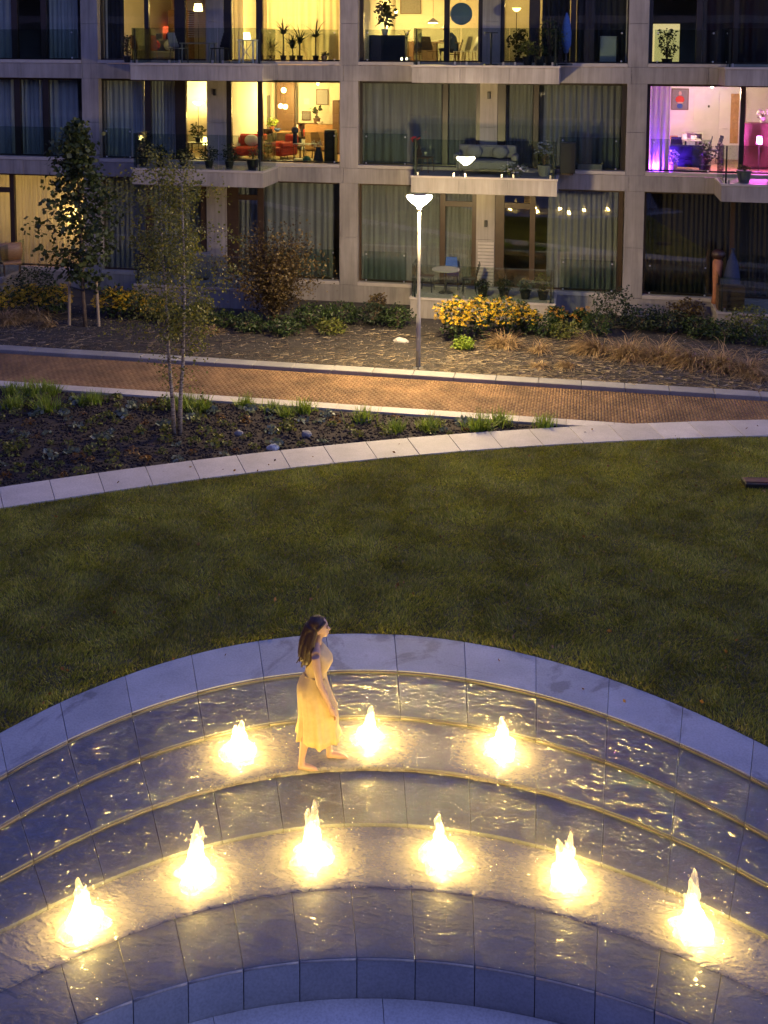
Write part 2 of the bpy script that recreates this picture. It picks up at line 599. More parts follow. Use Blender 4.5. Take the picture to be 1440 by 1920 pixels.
# ================================================================== SETTING: ground, fountain basin, paths
JX = [[-5, 117, 237, 357, 480, 608, 742, 875, 1007, 1140, 1275, 1417],
      [10, 132, 250, 367, 490, 618, 747, 877, 1007, 1137, 1270, 1410],
      [35, 150, 267, 380, 500, 628, 752, 880, 1007, 1135, 1260, 1400],
      [60, 175, 290, 397, 510, 638, 757, 882, 1007, 1132, 1252, 1385],
      [87, 200, 305, 415, 530, 645, 763, 885, 1007, 1128, 1245, 1370],
      [112, 222, 327, 435, 547, 655, 770, 890, 1006, 1120, 1235, 1355],
      [145, 250, 355, 455, 560, 670, 777, 892, 1005, 1115, 1225, 1335]]
EDGE = [[(0, 1372), (117, 1317), (237, 1267), (357, 1228), (480, 1201), (560, 1192), (720, 1187), (742, 1190), (875, 1205), (1007, 1230), (1140, 1272), (1275, 1325), (1417, 1387)],
        [(10, 1448), (132, 1387), (250, 1337), (367, 1296), (490, 1270), (565, 1261), (720, 1257), (875, 1272), (1007, 1299), (1137, 1340), (1270, 1393), (1410, 1455), (1440, 1470)],
        [(0, 1545), (150, 1470), (267, 1417), (380, 1380), (500, 1355), (550, 1350), (630, 1343), (720, 1342), (880, 1356), (1007, 1385), (1135, 1425), (1260, 1478), (1400, 1542)],
        [(0, 1642), (175, 1557), (290, 1511), (397, 1475), (510, 1450), (675, 1437), (720, 1437), (882, 1452), (1007, 1480), (1135, 1517), (1250, 1565), (1385, 1627), (1440, 1655)],
        [(0, 1745), (87, 1700), (200, 1652), (305, 1607), (420, 1577), (530, 1552), (720, 1547), (885, 1557), (1007, 1582), (1130, 1620), (1270, 1675), (1440, 1752)],
        [(0, 1857), (112, 1807), (222, 1755), (327, 1720), (435, 1692), (547, 1672), (655, 1661), (720, 1661), (890, 1679), (1007, 1700), (1120, 1735), (1235, 1775), (1355, 1825), (1440, 1862)],
        [(145, 1917), (250, 1875), (355, 1840), (455, 1817), (560, 1802), (670, 1796), (720, 1796), (892, 1810), (1005, 1832), (1115, 1857), (1225, 1895), (1285, 1917)]]
TZ = [0.0, -0.055, -0.110, -0.160, -0.198, -0.210]      # top of rim and of each wet step
EZ = [0.0] + TZ
FLOOR_Z = TZ[5] - 0.385
PK = []
for i in range(7):
    e = np.array(EDGE[i], float)
    cf = np.polyfit((e[:, 0] - 700) / 700, e[:, 1], 5 if i < 6 else 4)
    pts = np.array([list(gz(x, np.polyval(cf, (x - 700) / 700), EZ[i]))[:2] for x in JX[i]])
    kk = (np.arange(12) - 5.5) / 5.5
    PK.append((np.polyfit(kk, pts[:, 0], 4), np.polyfit(kk, pts[:, 1], 4)))


def arc(i, k):
    """plan position of stone edge i at joint number k (0..11 in view, straight runs beyond)"""
    kc = min(max(k, 0.0), 11.0)
    t = (kc - 5.5) / 5.5
    p = Vector((np.polyval(PK[i][0], t), np.polyval(PK[i][1], t)))
    if k != kc:
        d = Vector((np.polyval(np.polyder(PK[i][0]), t), np.polyval(np.polyder(PK[i][1]), t))) / 5.5
        d = d.normalized() * 0.86
        p = p + d * (k - kc)
    return p


K0, K1 = -4, 15


def sector(i0, i1, k, dk=1, gap=0.003, n=5, o0=0.0, o1=0.0):
    """closed outline of one stone between edges i0 (outer) and i1 (inner)"""
    a = [arc(i0, k + dk * j / (n - 1)) for j in range(n)]
    b = [arc(i1, k + dk * j / (n - 1)) for j in range(n)]
    out = []
    for q, p in ((a, b), (b, a)):
        for j in range(n):
            tdir = (q[min(j + 1, n - 1)] - q[max(j - 1, 0)]).normalized()
            pt = q[j].copy()
            if j == 0:
                pt += tdir * gap
            if j == n - 1:
                pt -= tdir * gap
            pt += (p[j] - q[j]).normalized() * 0.002
            out.append(pt)
    return out[n:] + out[:n][::-1]


fountain = thing('fountain', 'sunken stepped stone fountain basin with curved wet slabs and pale rim', 'fountain')
for k in range(K0, K1):
    for i in range(6):
        o = sector(i, i + 1, k)
        zt = TZ[i]
        mb = MB().prism([(p.x, p.y) for p in o], zt - 0.25, zt + rnd.uniform(-0.002, 0.002))
        mb.build('coping_stone' if i == 0 else 'step_slab', M['coping'] if i == 0 else M['wet'], fountain, bevel=0.0035)
    for i in (1, 2, 3):            # rounded stone lip along the step edges
        pts = []
        for j in range(6):
            kk = k + 0.008 + 0.984 * j / 5
            p = arc(i, kk)
            q = arc(i + 1, kk)
            d = (q - p).normalized()
            z = TZ[i - 1]
            pts.append((p.x + d.x * 0.012, p.y + d.y * 0.012, z - 0.020 - (0.004 if i == 3 else 0)))
        MB().tube(pts, 0.012 if i < 3 else 0.008, 7).build('step_nosing', M['brass'], fountain, smooth=True)
for k in range(K0, K1):
    # upright face below the last wet step
    a = [arc(6, k + 0.007 + 0.986 * j / 4) for j in range(5)]
    poly = [(p.x, p.y) for p in a]
    inn = []
    for j, p in enumerate(a):
        q = arc(5, k + 0.007 + 0.986 * j / 4)
        d = (q - p).normalized()
        inn.append((p.x + d.x * 0.05, p.y + d.y * 0.05))
    MB().prism(poly + inn[::-1], FLOOR_Z - 0.1, TZ[5] - 0.002).build('riser_slab', M['dry_step'], fountain, bevel=0.004)
    if (k - K0) % 1 == 0:
        p = [arc(6, k + 0.02 + 0.96 * j / 4) for j in range(5)]
        MB().tube([(q.x, q.y, TZ[5] - 0.014) for q in p], 0.011, 6).build('step_nosing', M['slab'], fountain, smooth=True)


def toward_centre(k, dist):
    p = arc(6, k)
    q = arc(5, k)
    d = (p - q).normalized()
    return p + d * dist


for k in range(-4, 14, 3):         # broad pale slabs of the basin floor
    for r0, r1 in ((0.004, 1.2), (1.21, 2.4)):
        n = 7
        kk = [k + 0.45 + (3 - 0.012) * j / (n - 1) for j in range(n)]
        a = [toward_centre(x, r0) for x in kk]
        b = [toward_centre(x, r1) for x in kk]
        poly = [(p.x, p.y) for p in b] + [(p.x, p.y) for p in a[::-1]]
        MB().prism(poly, FLOOR_Z - 0.1, FLOOR_Z).build('floor_slab', M['rim_floor'], fountain)
mb = MB()
cen = [toward_centre(k * 0.5, 2.41) for k in range(-8, 31)]
mb.prism([(p.x, p.y) for p in cen] + [(cen[-1].x, -2.0), (cen[0].x, -2.0)], FLOOR_Z - 0.1, FLOOR_Z - 0.004)
mb.build('basin_floor', M['coping'], fountain)

# shallow water standing on the two steps that carry the jets
M['water'] = glass_mat('shallow_water', (0.88, 0.91, 0.93), 0.038, 3.0)
_nt = M['water'].node_tree
_gl = [n for n in _nt.nodes if n.type == 'BSDF_GLOSSY'][0]
_gl.inputs['Roughness'].default_value = 0.02
_rh = ripple_height(_nt, 5.0, 13.0)
_mr = _nt.nodes.new('ShaderNodeMapRange')
_mr.interpolation_type = 'SMOOTHSTEP'
_mr.inputs['From Min'].default_value = 0.56
_mr.inputs['From Max'].default_value = 0.80
_nt.links.new(_rh, _mr.inputs[0])
_ad = _nt.nodes.new('ShaderNodeMath')
_ad.operation = 'MULTIPLY_ADD'
_ad.inputs[1].default_value = 0.25
_nt.links.new(_rh, _ad.inputs[0])
_nt.links.new(_mr.outputs[0], _ad.inputs[2])
_bn = bump(_nt, _ad.outputs[0], 0.5, 0.014)
_nt.links.new(bump(_nt, _ad.outputs[0], 1.0, 0.085), _gl.inputs['Normal'])
_out = [n for n in _nt.nodes if n.type == 'OUTPUT_MATERIAL'][0]
_surf = _out.inputs[0].links[0].from_socket
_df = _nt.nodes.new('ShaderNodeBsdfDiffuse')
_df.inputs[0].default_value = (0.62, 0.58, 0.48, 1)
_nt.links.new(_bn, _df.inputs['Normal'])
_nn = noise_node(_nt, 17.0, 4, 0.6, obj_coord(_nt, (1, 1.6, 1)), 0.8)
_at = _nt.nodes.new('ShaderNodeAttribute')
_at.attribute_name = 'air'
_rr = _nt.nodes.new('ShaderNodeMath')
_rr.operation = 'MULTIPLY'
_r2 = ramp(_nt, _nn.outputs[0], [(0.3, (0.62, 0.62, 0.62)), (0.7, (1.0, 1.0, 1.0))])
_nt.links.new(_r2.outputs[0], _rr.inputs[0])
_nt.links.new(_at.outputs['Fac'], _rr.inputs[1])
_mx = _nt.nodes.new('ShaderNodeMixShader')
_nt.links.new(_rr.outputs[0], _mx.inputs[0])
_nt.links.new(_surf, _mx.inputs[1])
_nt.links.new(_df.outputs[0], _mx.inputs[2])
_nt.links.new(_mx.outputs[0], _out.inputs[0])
JETS = [(447, 1412, .42, 2, 'glowing jet left of the woman in the back row'), (690, 1388, .43, 2, 'glowing jet right of the woman in the middle of the back row'), (940, 1408, .44, 2, 'rightmost glowing jet of the back row'),
        (155, 1737, .50, 4, 'leftmost glowing jet of the front row'), (365, 1643, .55, 4, 'second glowing jet from the left in the front row'), (585, 1607, .60, 4, 'third glowing jet from the left in the front row'),
        (827, 1612, .50, 4, 'fourth glowing jet from the left in the front row'), (1060, 1650, .55, 4, 'fifth glowing jet from the left in the front row'), (1300, 1748, .66, 4, 'rightmost and tallest glowing jet of the front row')]
FEET = [gz(572, 1436, TZ[2]), gz(630, 1420, TZ[2])]
for i, nm in ((1, 'running down the uppermost wet step below the pale rim'), (2, 'lit by the back row of jets'), (3, 'running down the dark step between the two rows of jets'), (4, 'lit by the front row of jets'), (5, 'running down the lowest wet step')):
    vs_, fs_ = [], []
    NJ = 10
    ks = np.linspace(K0, K1, (K1 - K0) * 10 + 1)
    noz = [gz(q[0], q[1], TZ[i]) for q in JETS if q[3] == i]
    air_glow = []
    for k in ks:
        a, b = arc(i, k), arc(i + 1, k)
        dr = (b - a).normalized()
        wob = 0.006 * math.sin(k * 9.0) + 0.004 * math.sin(k * 23.0 + 1)
        row = [(a.lerp(b, 0.02 + 0.965 * j / (NJ - 3)), TZ[i] + 0.012) for j in range(NJ - 2)]
        if i < 5:
            row += [(b + dr * (0.016 + wob), TZ[i] + 0.004), (b + dr * (0.024 + wob), TZ[i + 1] + 0.014)]
        else:
            row += [(b - dr * (0.004 - wob * 0.5), TZ[i] + 0.010), (b + dr * 0.003, TZ[i] + 0.003)]
        for q, z in row:
            vs_.append((q.x, q.y, z))
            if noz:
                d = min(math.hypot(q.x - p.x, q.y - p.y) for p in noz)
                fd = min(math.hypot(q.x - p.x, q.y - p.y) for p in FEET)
                air_glow.append(0.08 + 0.50 * math.exp(-(d / 0.90) ** 2) + 0.35 * math.exp(-(fd / 0.14) ** 2))  # whiter round jets and feet: aerated water, plus the jets' light pool painted in
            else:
                air_glow.append(0.11)
    for a in range(len(ks) - 1):
        for j in range(NJ - 1):
            fs_.append((a * NJ + j, (a + 1) * NJ + j, (a + 1) * NJ + j + 1, a * NJ + j + 1))
    w = MB()
    w.v, w.f = vs_, fs_
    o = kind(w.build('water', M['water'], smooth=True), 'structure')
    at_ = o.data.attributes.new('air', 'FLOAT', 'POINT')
    at_.data.foreach_set('value', air_glow)
    o['label'] = 'thin sheet of water ' + nm


# ---- lawn edge towards the pale path
LP_LOW = [(-9.72, 16.09), (-8.98, 16.64), (-8.24, 17.09), (-7.51, 17.55), (-6.79, 18.0), (-6.02, 18.46), (-5.26, 18.88), (-4.53, 19.29), (-3.71, 19.6),
          (-2.91, 19.99), (-2.12, 20.35), (-1.33, 20.71), (-0.08, 21.21), (1.19, 21.65), (2.7, 22.14), (3.77, 22.40)]
_l = np.array(LP_LOW)
LPC = np.polyfit(_l[:, 0], _l[:, 1], 3)


def lp_y(x):
    xc = min(max(x, -10.5), 4.5)
    y = np.polyval(LPC, xc)
    return y + np.polyval(np.polyder(LPC), xc) * (x - xc)


LPW = 0.93
xs = np.linspace(-26, 16, 2000)
lpp = np.array([(x, lp_y(x)) for x in xs])
seg = np.hypot(*np.diff(lpp, axis=0).T)
sl = np.concatenate([[0], np.cumsum(seg)])
s_ref = np.interp(-8.98, xs, sl)


def lp_pt(s, off):
    x = np.interp(s, sl, xs)
    y = lp_y(x)
    d = Vector((1, (lp_y(x + 0.01) - lp_y(x - 0.01)) / 0.02)).normalized()
    return Vector((x - d.y * off, y + d.x * off))


ground = kind(MB().box(-900, 900, -400, 900, -1.6, -1.05).build('ground', M['ground']), 'structure')


def flat(name, poly, z, mat, k='structure'):
    tris = tessellate_polygon([[Vector((p[0], p[1], 0)) for p in poly]])
    mb = MB()
    mb.v = [(p[0], p[1], z) for p in poly]
    mb.f = [tuple(t) for t in tris]
    me = mb.mesh(name, mat)
    bm = bmesh.new()
    bm.from_mesh(me)
    bmesh.ops.recalc_face_normals(bm, faces=bm.faces[:])
    for f in bm.faces:
        if f.normal.z < 0:
            f.normal_flip()
    bm.to_mesh(me)
    bm.free()
    return kind(link(name, me), k)


lowpoly = [tuple(lp_pt(s, 0.03)) for s in np.linspace(0, sl[-1], 90)]
acurve = [tuple(arc(0, k * 0.5)) for k in range(K0 * 2, K1 * 2 + 1)]
lawn = flat('lawn', lowpoly + [(40, lowpoly[-1][1]), (40, -20), (acurve[-1][0], -20)] + acurve[::-1] + [(acurve[0][0], -20), (-40, -20), (-40, lowpoly[0][1])], -0.012, M['turf'])

light_path = bpy.data.objects.new('stone_path', None)
col.objects.link(light_path)
kind(light_path, 'structure')
SL = 0.85
for j in range(-13, 22):
    s0, s1 = s_ref + j * SL, s_ref + (j + 1) * SL - 0.010
    lo = [lp_pt(s0 + (s1 - s0) * t / 3, 0) for t in range(4)]
    hi = [lp_pt(s0 + (s1 - s0) * t / 3, LPW) for t in range(4)]
    MB().prism([(p.x, p.y) for p in lo] + [(p.x, p.y) for p in hi[::-1]], -0.10, 0.02 + rnd.uniform(-0.002, 0.002)).build('path_slab', M['slab'], light_path, bevel=0.004)

YK0, YK1 = 24.77, 25.17          # far kerb
YS0, YS1 = 22.25, 22.60          # near edging strip
kerb = kind(bpy.data.objects.new('kerb', None), 'structure')
col.objects.link(kerb)
x = -22.0
while x < 12:
    MB().box(x, x + 0.99, YK0, YK1, -0.15, 0.10 + rnd.uniform(-.003, .003)).build('kerb_stone', M['kerb'], kerb, bevel=0.012)
    x += 1.0
edging = kind(bpy.data.objects.new('edging_strip', None), 'structure')
col.objects.link(edging)
x = -22.3
hi_x = 0.0
up = [tuple(lp_pt(s, LPW + 0.01)) for s in np.linspace(0, sl[-1], 160)]
upx = np.array([p[0] for p in up])
upy = np.array([p[1] for p in up])
x_tip = float(np.interp(YS1, upy, upx))
while x < x_tip - 0.15:
    x1 = min(x + 0.99, x_tip - 0.02)
    n_ = 5
    low = [(x + (x1 - x) * q / n_, max(YS0, float(np.interp(x + (x1 - x) * q / n_, upx, upy)) + 0.006)) for q in range(n_ + 1)]
    MB().prism(low + [(x1, YS1), (x, YS1)], -0.15, 0.014 + rnd.uniform(-.002, .002)).build('edging_stone', M['slab'], edging, bevel=0.0)
    x += 1.0

up = [tuple(lp_pt(s, LPW + 0.01)) for s in np.linspace(0, sl[-1], 160)]
upx = np.array([p[0] for p in up])
upy = np.array([p[1] for p in up])
bp = [(-30, YS1), (-30, YK0)] + [(14, YK0)] + [p for p in up if -0.2 < p[0] < 13][::-1] + [(-0.2, YS1)]
bp = [(a, b) for a, b in bp if b <= YK0 + 1e-6]
brick_path = flat('brick_path', bp, -0.02, M['mortar'])
# individual clay bricks laid across the path
V, F = [], []
gr = np.random.default_rng(3)
BX, BY = 0.0675, 0.2085
ix = 0
xb = -20.0
while xb < 11.0:
    yb = YS1 + 0.004 - (BY / 2 if ix % 2 else 0)
    while yb < YK0 - 0.01:
        y0, y1 = max(yb, YS1 + 0.004), min(yb + BY - 0.005, YK0 - 0.004)
        yu = np.interp(xb + 0.03, upx, upy) + 0.02
        y0 = max(y0, yu)
        if y1 - y0 > 0.03:
            zt = gr.normal(0, 0.0008)
            tx, ty = gr.normal(0, 0.0004, 2)
            n = len(V)
            x0, x1 = xb, xb + BX - 0.006
            V += [(x0, y0, -0.03), (x1, y0, -0.03), (x1, y1, -0.03), (x0, y1, -0.03),
                  (x0, y0, zt - tx - ty), (x1, y0, zt + tx - ty), (x1, y1, zt + tx + ty), (x0, y1, zt - tx + ty)]
            F += [(n + 4, n + 5, n + 6, n + 7), (n, n + 1, n + 5, n + 4), (n + 1, n + 2, n + 6, n + 5), (n + 2, n + 3, n + 7, n + 6), (n + 3, n, n + 4, n + 7)]
        yb += BY
    xb += BX
    ix += 1
o = link('paving_bricks', np_mesh('paving_bricks', np.array(V), np.array(F), M['brick']), brick_path)
kind(o, 'stuff')

x_in = float(np.interp(YS0, upy, upx))
fb = [p for p in up if -25 < p[0] < x_in] + [(x_in, YS0), (-25, YS0)]
front_bed = flat('planting_bed', fb, -0.03, M['soil'])
rear_bed = flat('rear_bed', [(-30, YK1), (14, YK1), (14, 32.3), (-30, 32.3)], 0.06, M['rearsoil'])


def inside_bed(x, y):
    return y > np.interp(x, upx, upy) + 0.08 and y < YS0 - 0.06


# ---- grass on the lawn (nobody could count it)
def grass():
    g = np.random.default_rng(5)
    N = 1500000
    X = g.uniform(-13.5, 8.5, N)
    Y = g.uniform(8.0, 23.5, N)
    # keep what lies between the fountain rim and the pale path
    ax = np.array([p[0] for p in acurve])
    ay = np.array([p[1] for p in acurve])
    yA = np.interp(X, ax, ay)
    yL = np.array([lp_y(x) for x in np.linspace(-14, 9, 400)])
    yL = np.interp(X, np.linspace(-14, 9, 400), yL)
    keep = (Y > yA + 0.005) & (Y < yL - 0.01)
    # thin out outside the view
    vx = X * math.cos(YAW) + Y * math.sin(YAW)
    vy = -X * math.sin(YAW) + Y * math.cos(YAW)
    keep &= (np.abs(vx) < vy * 0.40 + 0.8)
    X, Y = X[keep], Y[keep]
    n = len(X)
    GX, GY = np.meshgrid(np.arange(-14, 9, 1 / 12), np.arange(7, 24, 1 / 12))
    hgt = g.uniform(0.02, 0.058, n)
    ang_f = np.array([mnoise.noise(Vector((x * 1.3, y * 1.3, 4.0))) for x, y in zip(GX.ravel(), GY.ravel())]).reshape(GX.shape)
    amp_f = np.array([mnoise.noise(Vector((x * 2.1, y * 2.1, 9.0))) for x, y in zip(GX.ravel(), GY.ravel())]).reshape(GX.shape)
    ii = np.clip(((X + 14) * 12).astype(int), 0, GX.shape[1] - 1)
    jj = np.clip(((Y - 7) * 12).astype(int), 0, GX.shape[0] - 1)
    hgt *= 1 + 0.5 * amp_f[jj, ii]
    a = g.uniform(0, 2 * np.pi, n)
    lean = g.uniform(0.2, 1.1, n) * hgt
    la = g.normal(0, 0.9, n) + ang_f[jj, ii] * 7.0
    w = g.uniform(0.004, 0.009, n)
    z0 = np.full(n, -0.014)
    v = np.stack([np.stack([X - np.cos(a) * w, Y - np.sin(a) * w, z0], 1), np.stack([X + np.cos(a) * w, Y + np.sin(a) * w, z0], 1),
                  np.stack([X + np.cos(la) * lean, Y + np.sin(la) * lean, z0 + hgt], 1)], 1).reshape(-1, 3)
    f = np.arange(3 * n).reshape(n, 3)
    o = link('lawn_grass', np_mesh('lawn_grass', v, f, M['grass']))
    kind(o, 'stuff')
    o['label'] = 'short mown lawn grass between the fountain and the pale path'
    o['category'] = 'grass'


grass()


def pebbles(name, poly_test, box, n, size, z, mat, seed, label, cat):
    g = np.random.default_rng(seed)
    P = []
    while len(P) < n:
        x, y = g.uniform(box[0], box[1]), g.uniform(box[2], box[3])
        if poly_test(x, y):
            P.append((x, y))
    P = np.array(P)
    s = size * g.uniform(0.4, 1.5, n)
    base = np.array([(1, 0, 0), (-.5, .87, 0), (-.5, -.87, 0), (0, 0, 0.8), (0, 0, -.5)])
    fa = np.array([(0, 1, 3), (1, 2, 3), (2, 0, 3), (1, 0, 4), (2, 1, 4), (0, 2, 4)])
    ang = g.uniform(0, 6.28, n)
    v = base[None] * s[:, None, None] * g.uniform(0.6, 1.3, (n, 1, 3))
    ca, sa = np.cos(ang)[:, None], np.sin(ang)[:, None]
    vx = v[:, :, 0] * ca - v[:, :, 1] * sa + P[:, 0:1]
    vy = v[:, :, 0] * sa + v[:, :, 1] * ca + P[:, 1:2]
    vz = v[:, :, 2] + z
    vv = np.stack([vx, vy, vz], 2).reshape(-1, 3)
    ff = (fa[None] + (np.arange(n) * 5)[:, None, None]).reshape(-1, 3)
    o = kind(link(name, np_mesh(name, vv, ff, mat)), 'stuff')
    o['label'] = label
    o['category'] = cat
    return o


g5 = np.random.default_rng(15)
_ax, _ay = np.array([p[0] for p in acurve]), np.array([p[1] for p in acurve])
_P = []
while len(_P) < 260:
    x, y = g5.uniform(-11, 7), g5.uniform(9, 23)
    if np.interp(x, _ax, _ay) - 0.5 < y < lp_y(x) + 0.8:
        _P.append((x, y, 0.055 if np.interp(x, _ax, _ay) + 0.02 < y < lp_y(x) else 0.025))
o = kind(link('fallen_leaves', leaves_mesh('fallen_leaves', _P, 0.06, M['rust_leaf'], 15, droop=0.0, aspect=0.7)), 'stuff')
o['label'] = 'brown fallen leaves strewn over the lawn and the stone rim'
o['category'] = 'leaves'

pebbles('soil_clods', inside_bed, (-14, 0, 15, 22.3), 9000, 0.035, -0.025, M['clod'], 1, 'dark crumbly soil clods of the triangular planting bed', 'soil')
pebbles('gravel', lambda x, y: True, (-17, 7, 25.2, 30.0), 7000, 0.02, 0.062, M['gravel'], 2, 'pale stones scattered over the dry soil behind the kerb', 'gravel')

# ================================================================== APARTMENT BUILDING
YF = 32.0
COLS = [(-24.62, -24.04), (-16.04, -15.46), (-7.50, -6.92), (1.13, 1.70), (9.78, 10.36)]
XL, XR = -24.62, 10.36
YG = YF + 0.28                    # glazing plane
YBACK = 38.0
ST = {                             # storey: floor, sill top, head, photo row used for reading positions
    'G': (0.60, 0.70, 3.79, 450),
    '1': (4.24, 4.37, 6.95, 230),
    '2': (7.42, 7.54, 10.12, 60),
    '3': (10.59, 10.71, 13.29, -130),
    '4': (13.76, 13.88, 16.46, -320),
    '5': (16.93, 17.05, 19.63, -510),
}
BANDS = [(3.79, 4.26), (6.95, 7.43), (10.12, 10.60), (13.29, 13.77), (16.46, 16.94), (19.63, 20.11)]
bld = thing('apartment_building', 'pale stone apartment building with glass balconies and lit and curtained windows', 'building')


def part(name, mat, *boxes, parent=None, bevel=0.0):
    mb = MB()
    for b in boxes:
        mb.box(*b)
    return mb.build(name, mat, parent or bld, bevel=bevel)


# floor slabs and stone bands
for zb, zt in BANDS:
    part('floor_slab', M['cream'], (XL, XR, YF + 0.03, YBACK + 0.3, zb + 0.01, zt - 0.03))
    x = XL
    n = 0
    while x < XR - 0.1:
        x1 = min(x + 2.155, XR)
        part('cladding_panel', M['travertine'], (x + 0.004, x1 - 0.004, YF - 0.012, YF + 0.028, zb, zt), bevel=0.003)
        x = x1
        n += 1
# plinth
part('plinth_wall', M['joint'], (XL, XR, YF + 0.03, YBACK + 0.3, -1.0, 0.58))
x = XL
while x < XR - 0.1:
    x1 = min(x + 2.155, XR)
    part('cladding_panel', M['travertine'], (x + 0.004, x1 - 0.004, YF - 0.012, YF + 0.028, -0.2, 0.595), bevel=0.003)
    x = x1
# columns, two stone panels a storey
for (x0, x1) in COLS:
    part('column', M['joint'], (x0 + 0.03, x1 - 0.03, YF + 0.03, YF + 0.6, 0.58, 19.64))
    for (zf, zs, zh, yr), zlo in zip((ST['G'], ST['1'], ST['2'], ST['3'], ST['4'], ST['5']), (0.603, 4.265, 7.435, 10.605, 13.775, 16.945)):
        zm = zlo + (zh - zlo) * 0.47
        for a, b in ((zlo, zm - 0.004), (zm + 0.004, zh - 0.004)):
            part('cladding_panel', M['travertine'], (x0, x1, YF - 0.005, YF + 0.028, a, b), bevel=0.003)
            part('cladding_panel', M['travertine'], (x0 + 0.002, x0 + 0.028, YF + 0.030, YF + 0.5, a, b))
            part('cladding_panel', M['travertine'], (x1 - 0.028, x1 - 0.002, YF + 0.030, YF + 0.5, a, b))
# sills between the columns
for (a, b), (c, d) in zip(COLS[:-1], COLS[1:]):
    for s in 'G12345':
        zs = ST[s][1]
        part('window_sill', M['sill'], (b + 0.004, c - 0.004, YF - 0.03, YG - 0.06, zs - 0.10, zs))
part('roof', M['joint'], (XL, XR, YF + 0.1, YBACK + 0.3, 20.12, 20.3))
part('rear_wall', M['cream'], (XL, XR, YBACK + 0.31, YBACK + 0.6, -1.0, 20.11))

# window frames: photo columns of each upright, per storey (pier = stone)
UPR = {
    '2': [(23, 34), (78, 88), (185, 192), (272, 280), (328, 348), ('p', 388, 421), (421, 435), (481, 493), (675, 682), (833, 843), (897, 905), ('p', 905, 939),
          (939, 946), (992, 1012), (1070, 1080), (1176, 1183), (1218, 1224), (1305, 1316), (1375, 1384)],
    '1': [(29, 40), (83, 93), (187, 194), (273, 284), (330, 350), ('p', 390, 426), (426, 435), (484, 493), (671, 680), (830, 840), (893, 900), ('p', 900, 933),
          (933, 948), (1000, 1010), (1165, 1174), (1211, 1218), (1387, 1396)],
    'G': [(22, 30), (190, 198), (275, 287), (378, 390), ('p', 390, 427), (427, 448), (484, 495), (670, 678), (825, 835), (885, 893), ('p', 893, 928), (928, 945),
          (993, 1003), (1158, 1167), (1206, 1210), (1368, 1376)],
    '3': [(25, 36), (80, 90), (187, 194), (273, 284), (330, 350), ('p', 388, 421), (421, 435), (481, 493), (675, 682), (833, 843), (897, 905), ('p', 905, 939),
          (939, 946), (992, 1012), (1176, 1183), (1218, 1224), (1375, 1384)],
}
UPR['4'] = UPR['5'] = UPR['3']
PANES = []
for s in 'G12345':
    zf, zs, zh, yr = ST[s]
    fm = M['brownframe'] if s == 'G' else M['frame']
    marks = []
    for u in UPR[s]:
        pier = u[0] == 'p'
        a, b = (u[1], u[2]) if pier else u
        xa, xb = gy(a, yr, YG).x, gy(b, yr, YG).x
        marks.append((xa, xb))
        if pier:
            part('pier', M['travertine'], (xa + 0.004, xb - 0.004, YG - 0.11, YG + 0.3, zs - 0.1, zs + (zh - zs) * 0.47))
            part('pier', M['travertine'], (xa + 0.004, xb - 0.004, YG - 0.11, YG + 0.3, zs + (zh - zs) * 0.47 + 0.008, zh))
        else:
            part('window_frame', fm, (xa, xb, YG - 0.05, YG + 0.07, zs + 0.004, zh - 0.004))
    for (a, b), (c, d) in zip(COLS[:-1], COLS[1:]):
        ms = [(b - 0.2, b)] + [q for q in marks if q[0] > b - 0.15 and q[1] < c + 0.15] + [(c, c + 0.2)]
        ms.sort()
        for (p0, p1), (q0, q1) in zip(ms[:-1], ms[1:]):
            if q0 - p1 < 0.06:
                continue
            pn = part('window_pane', M['glass'], (p1 + 0.002, q0 - 0.002, YG, YG + 0.014, zs + 0.052, zh - 0.072))
            part('window_frame', fm, (p1 + 0.002, q0 - 0.002, YG - 0.04, YG + 0.06, zs + 0.004, zs + 0.05))
            part('window_frame', fm, (p1 + 0.002, q0 - 0.002, YG - 0.04, YG + 0.06, zh - 0.07, zh - 0.004))
            PANES.append((s, p1, q0))
# transom bars of the ground floor doors
for a, b in ((448, 484), (835, 885), (945, 993), (-20, 22)):
    xa, xb = gy(a, 450, YG).x, gy(b, 450, YG).x
    part('door_transom', M['brownframe'], (xa + 0.003, xb - 0.003, YG - 0.045, YG + 0.065, 3.13, 3.30))
# slatted grey vent panel on the ground floor pier
xa, xb = gy(894, 480, YG - 0.11).x, gy(927, 480, YG - 0.11).x
for j in range(13):
    part('vent_slat', M['sill'], (xa + 0.03, xb - 0.02, YG - 0.135, YG - 0.112, 0.75 + j * 0.105, 0.75 + j * 0.105 + 0.07))
# small dark wall lights on the piers
for s, px, py in (('1', 403, 173), ('1', 917, 179), ('G', 911, 419)):
    p = gy(px, py, YG - 0.13)
    part('wall_lamp', M['black'], (p.x - 0.045, p.x + 0.045, YG - 0.19, YG - 0.112, p.z - 0.1, p.z + 0.1), bevel=0.01)

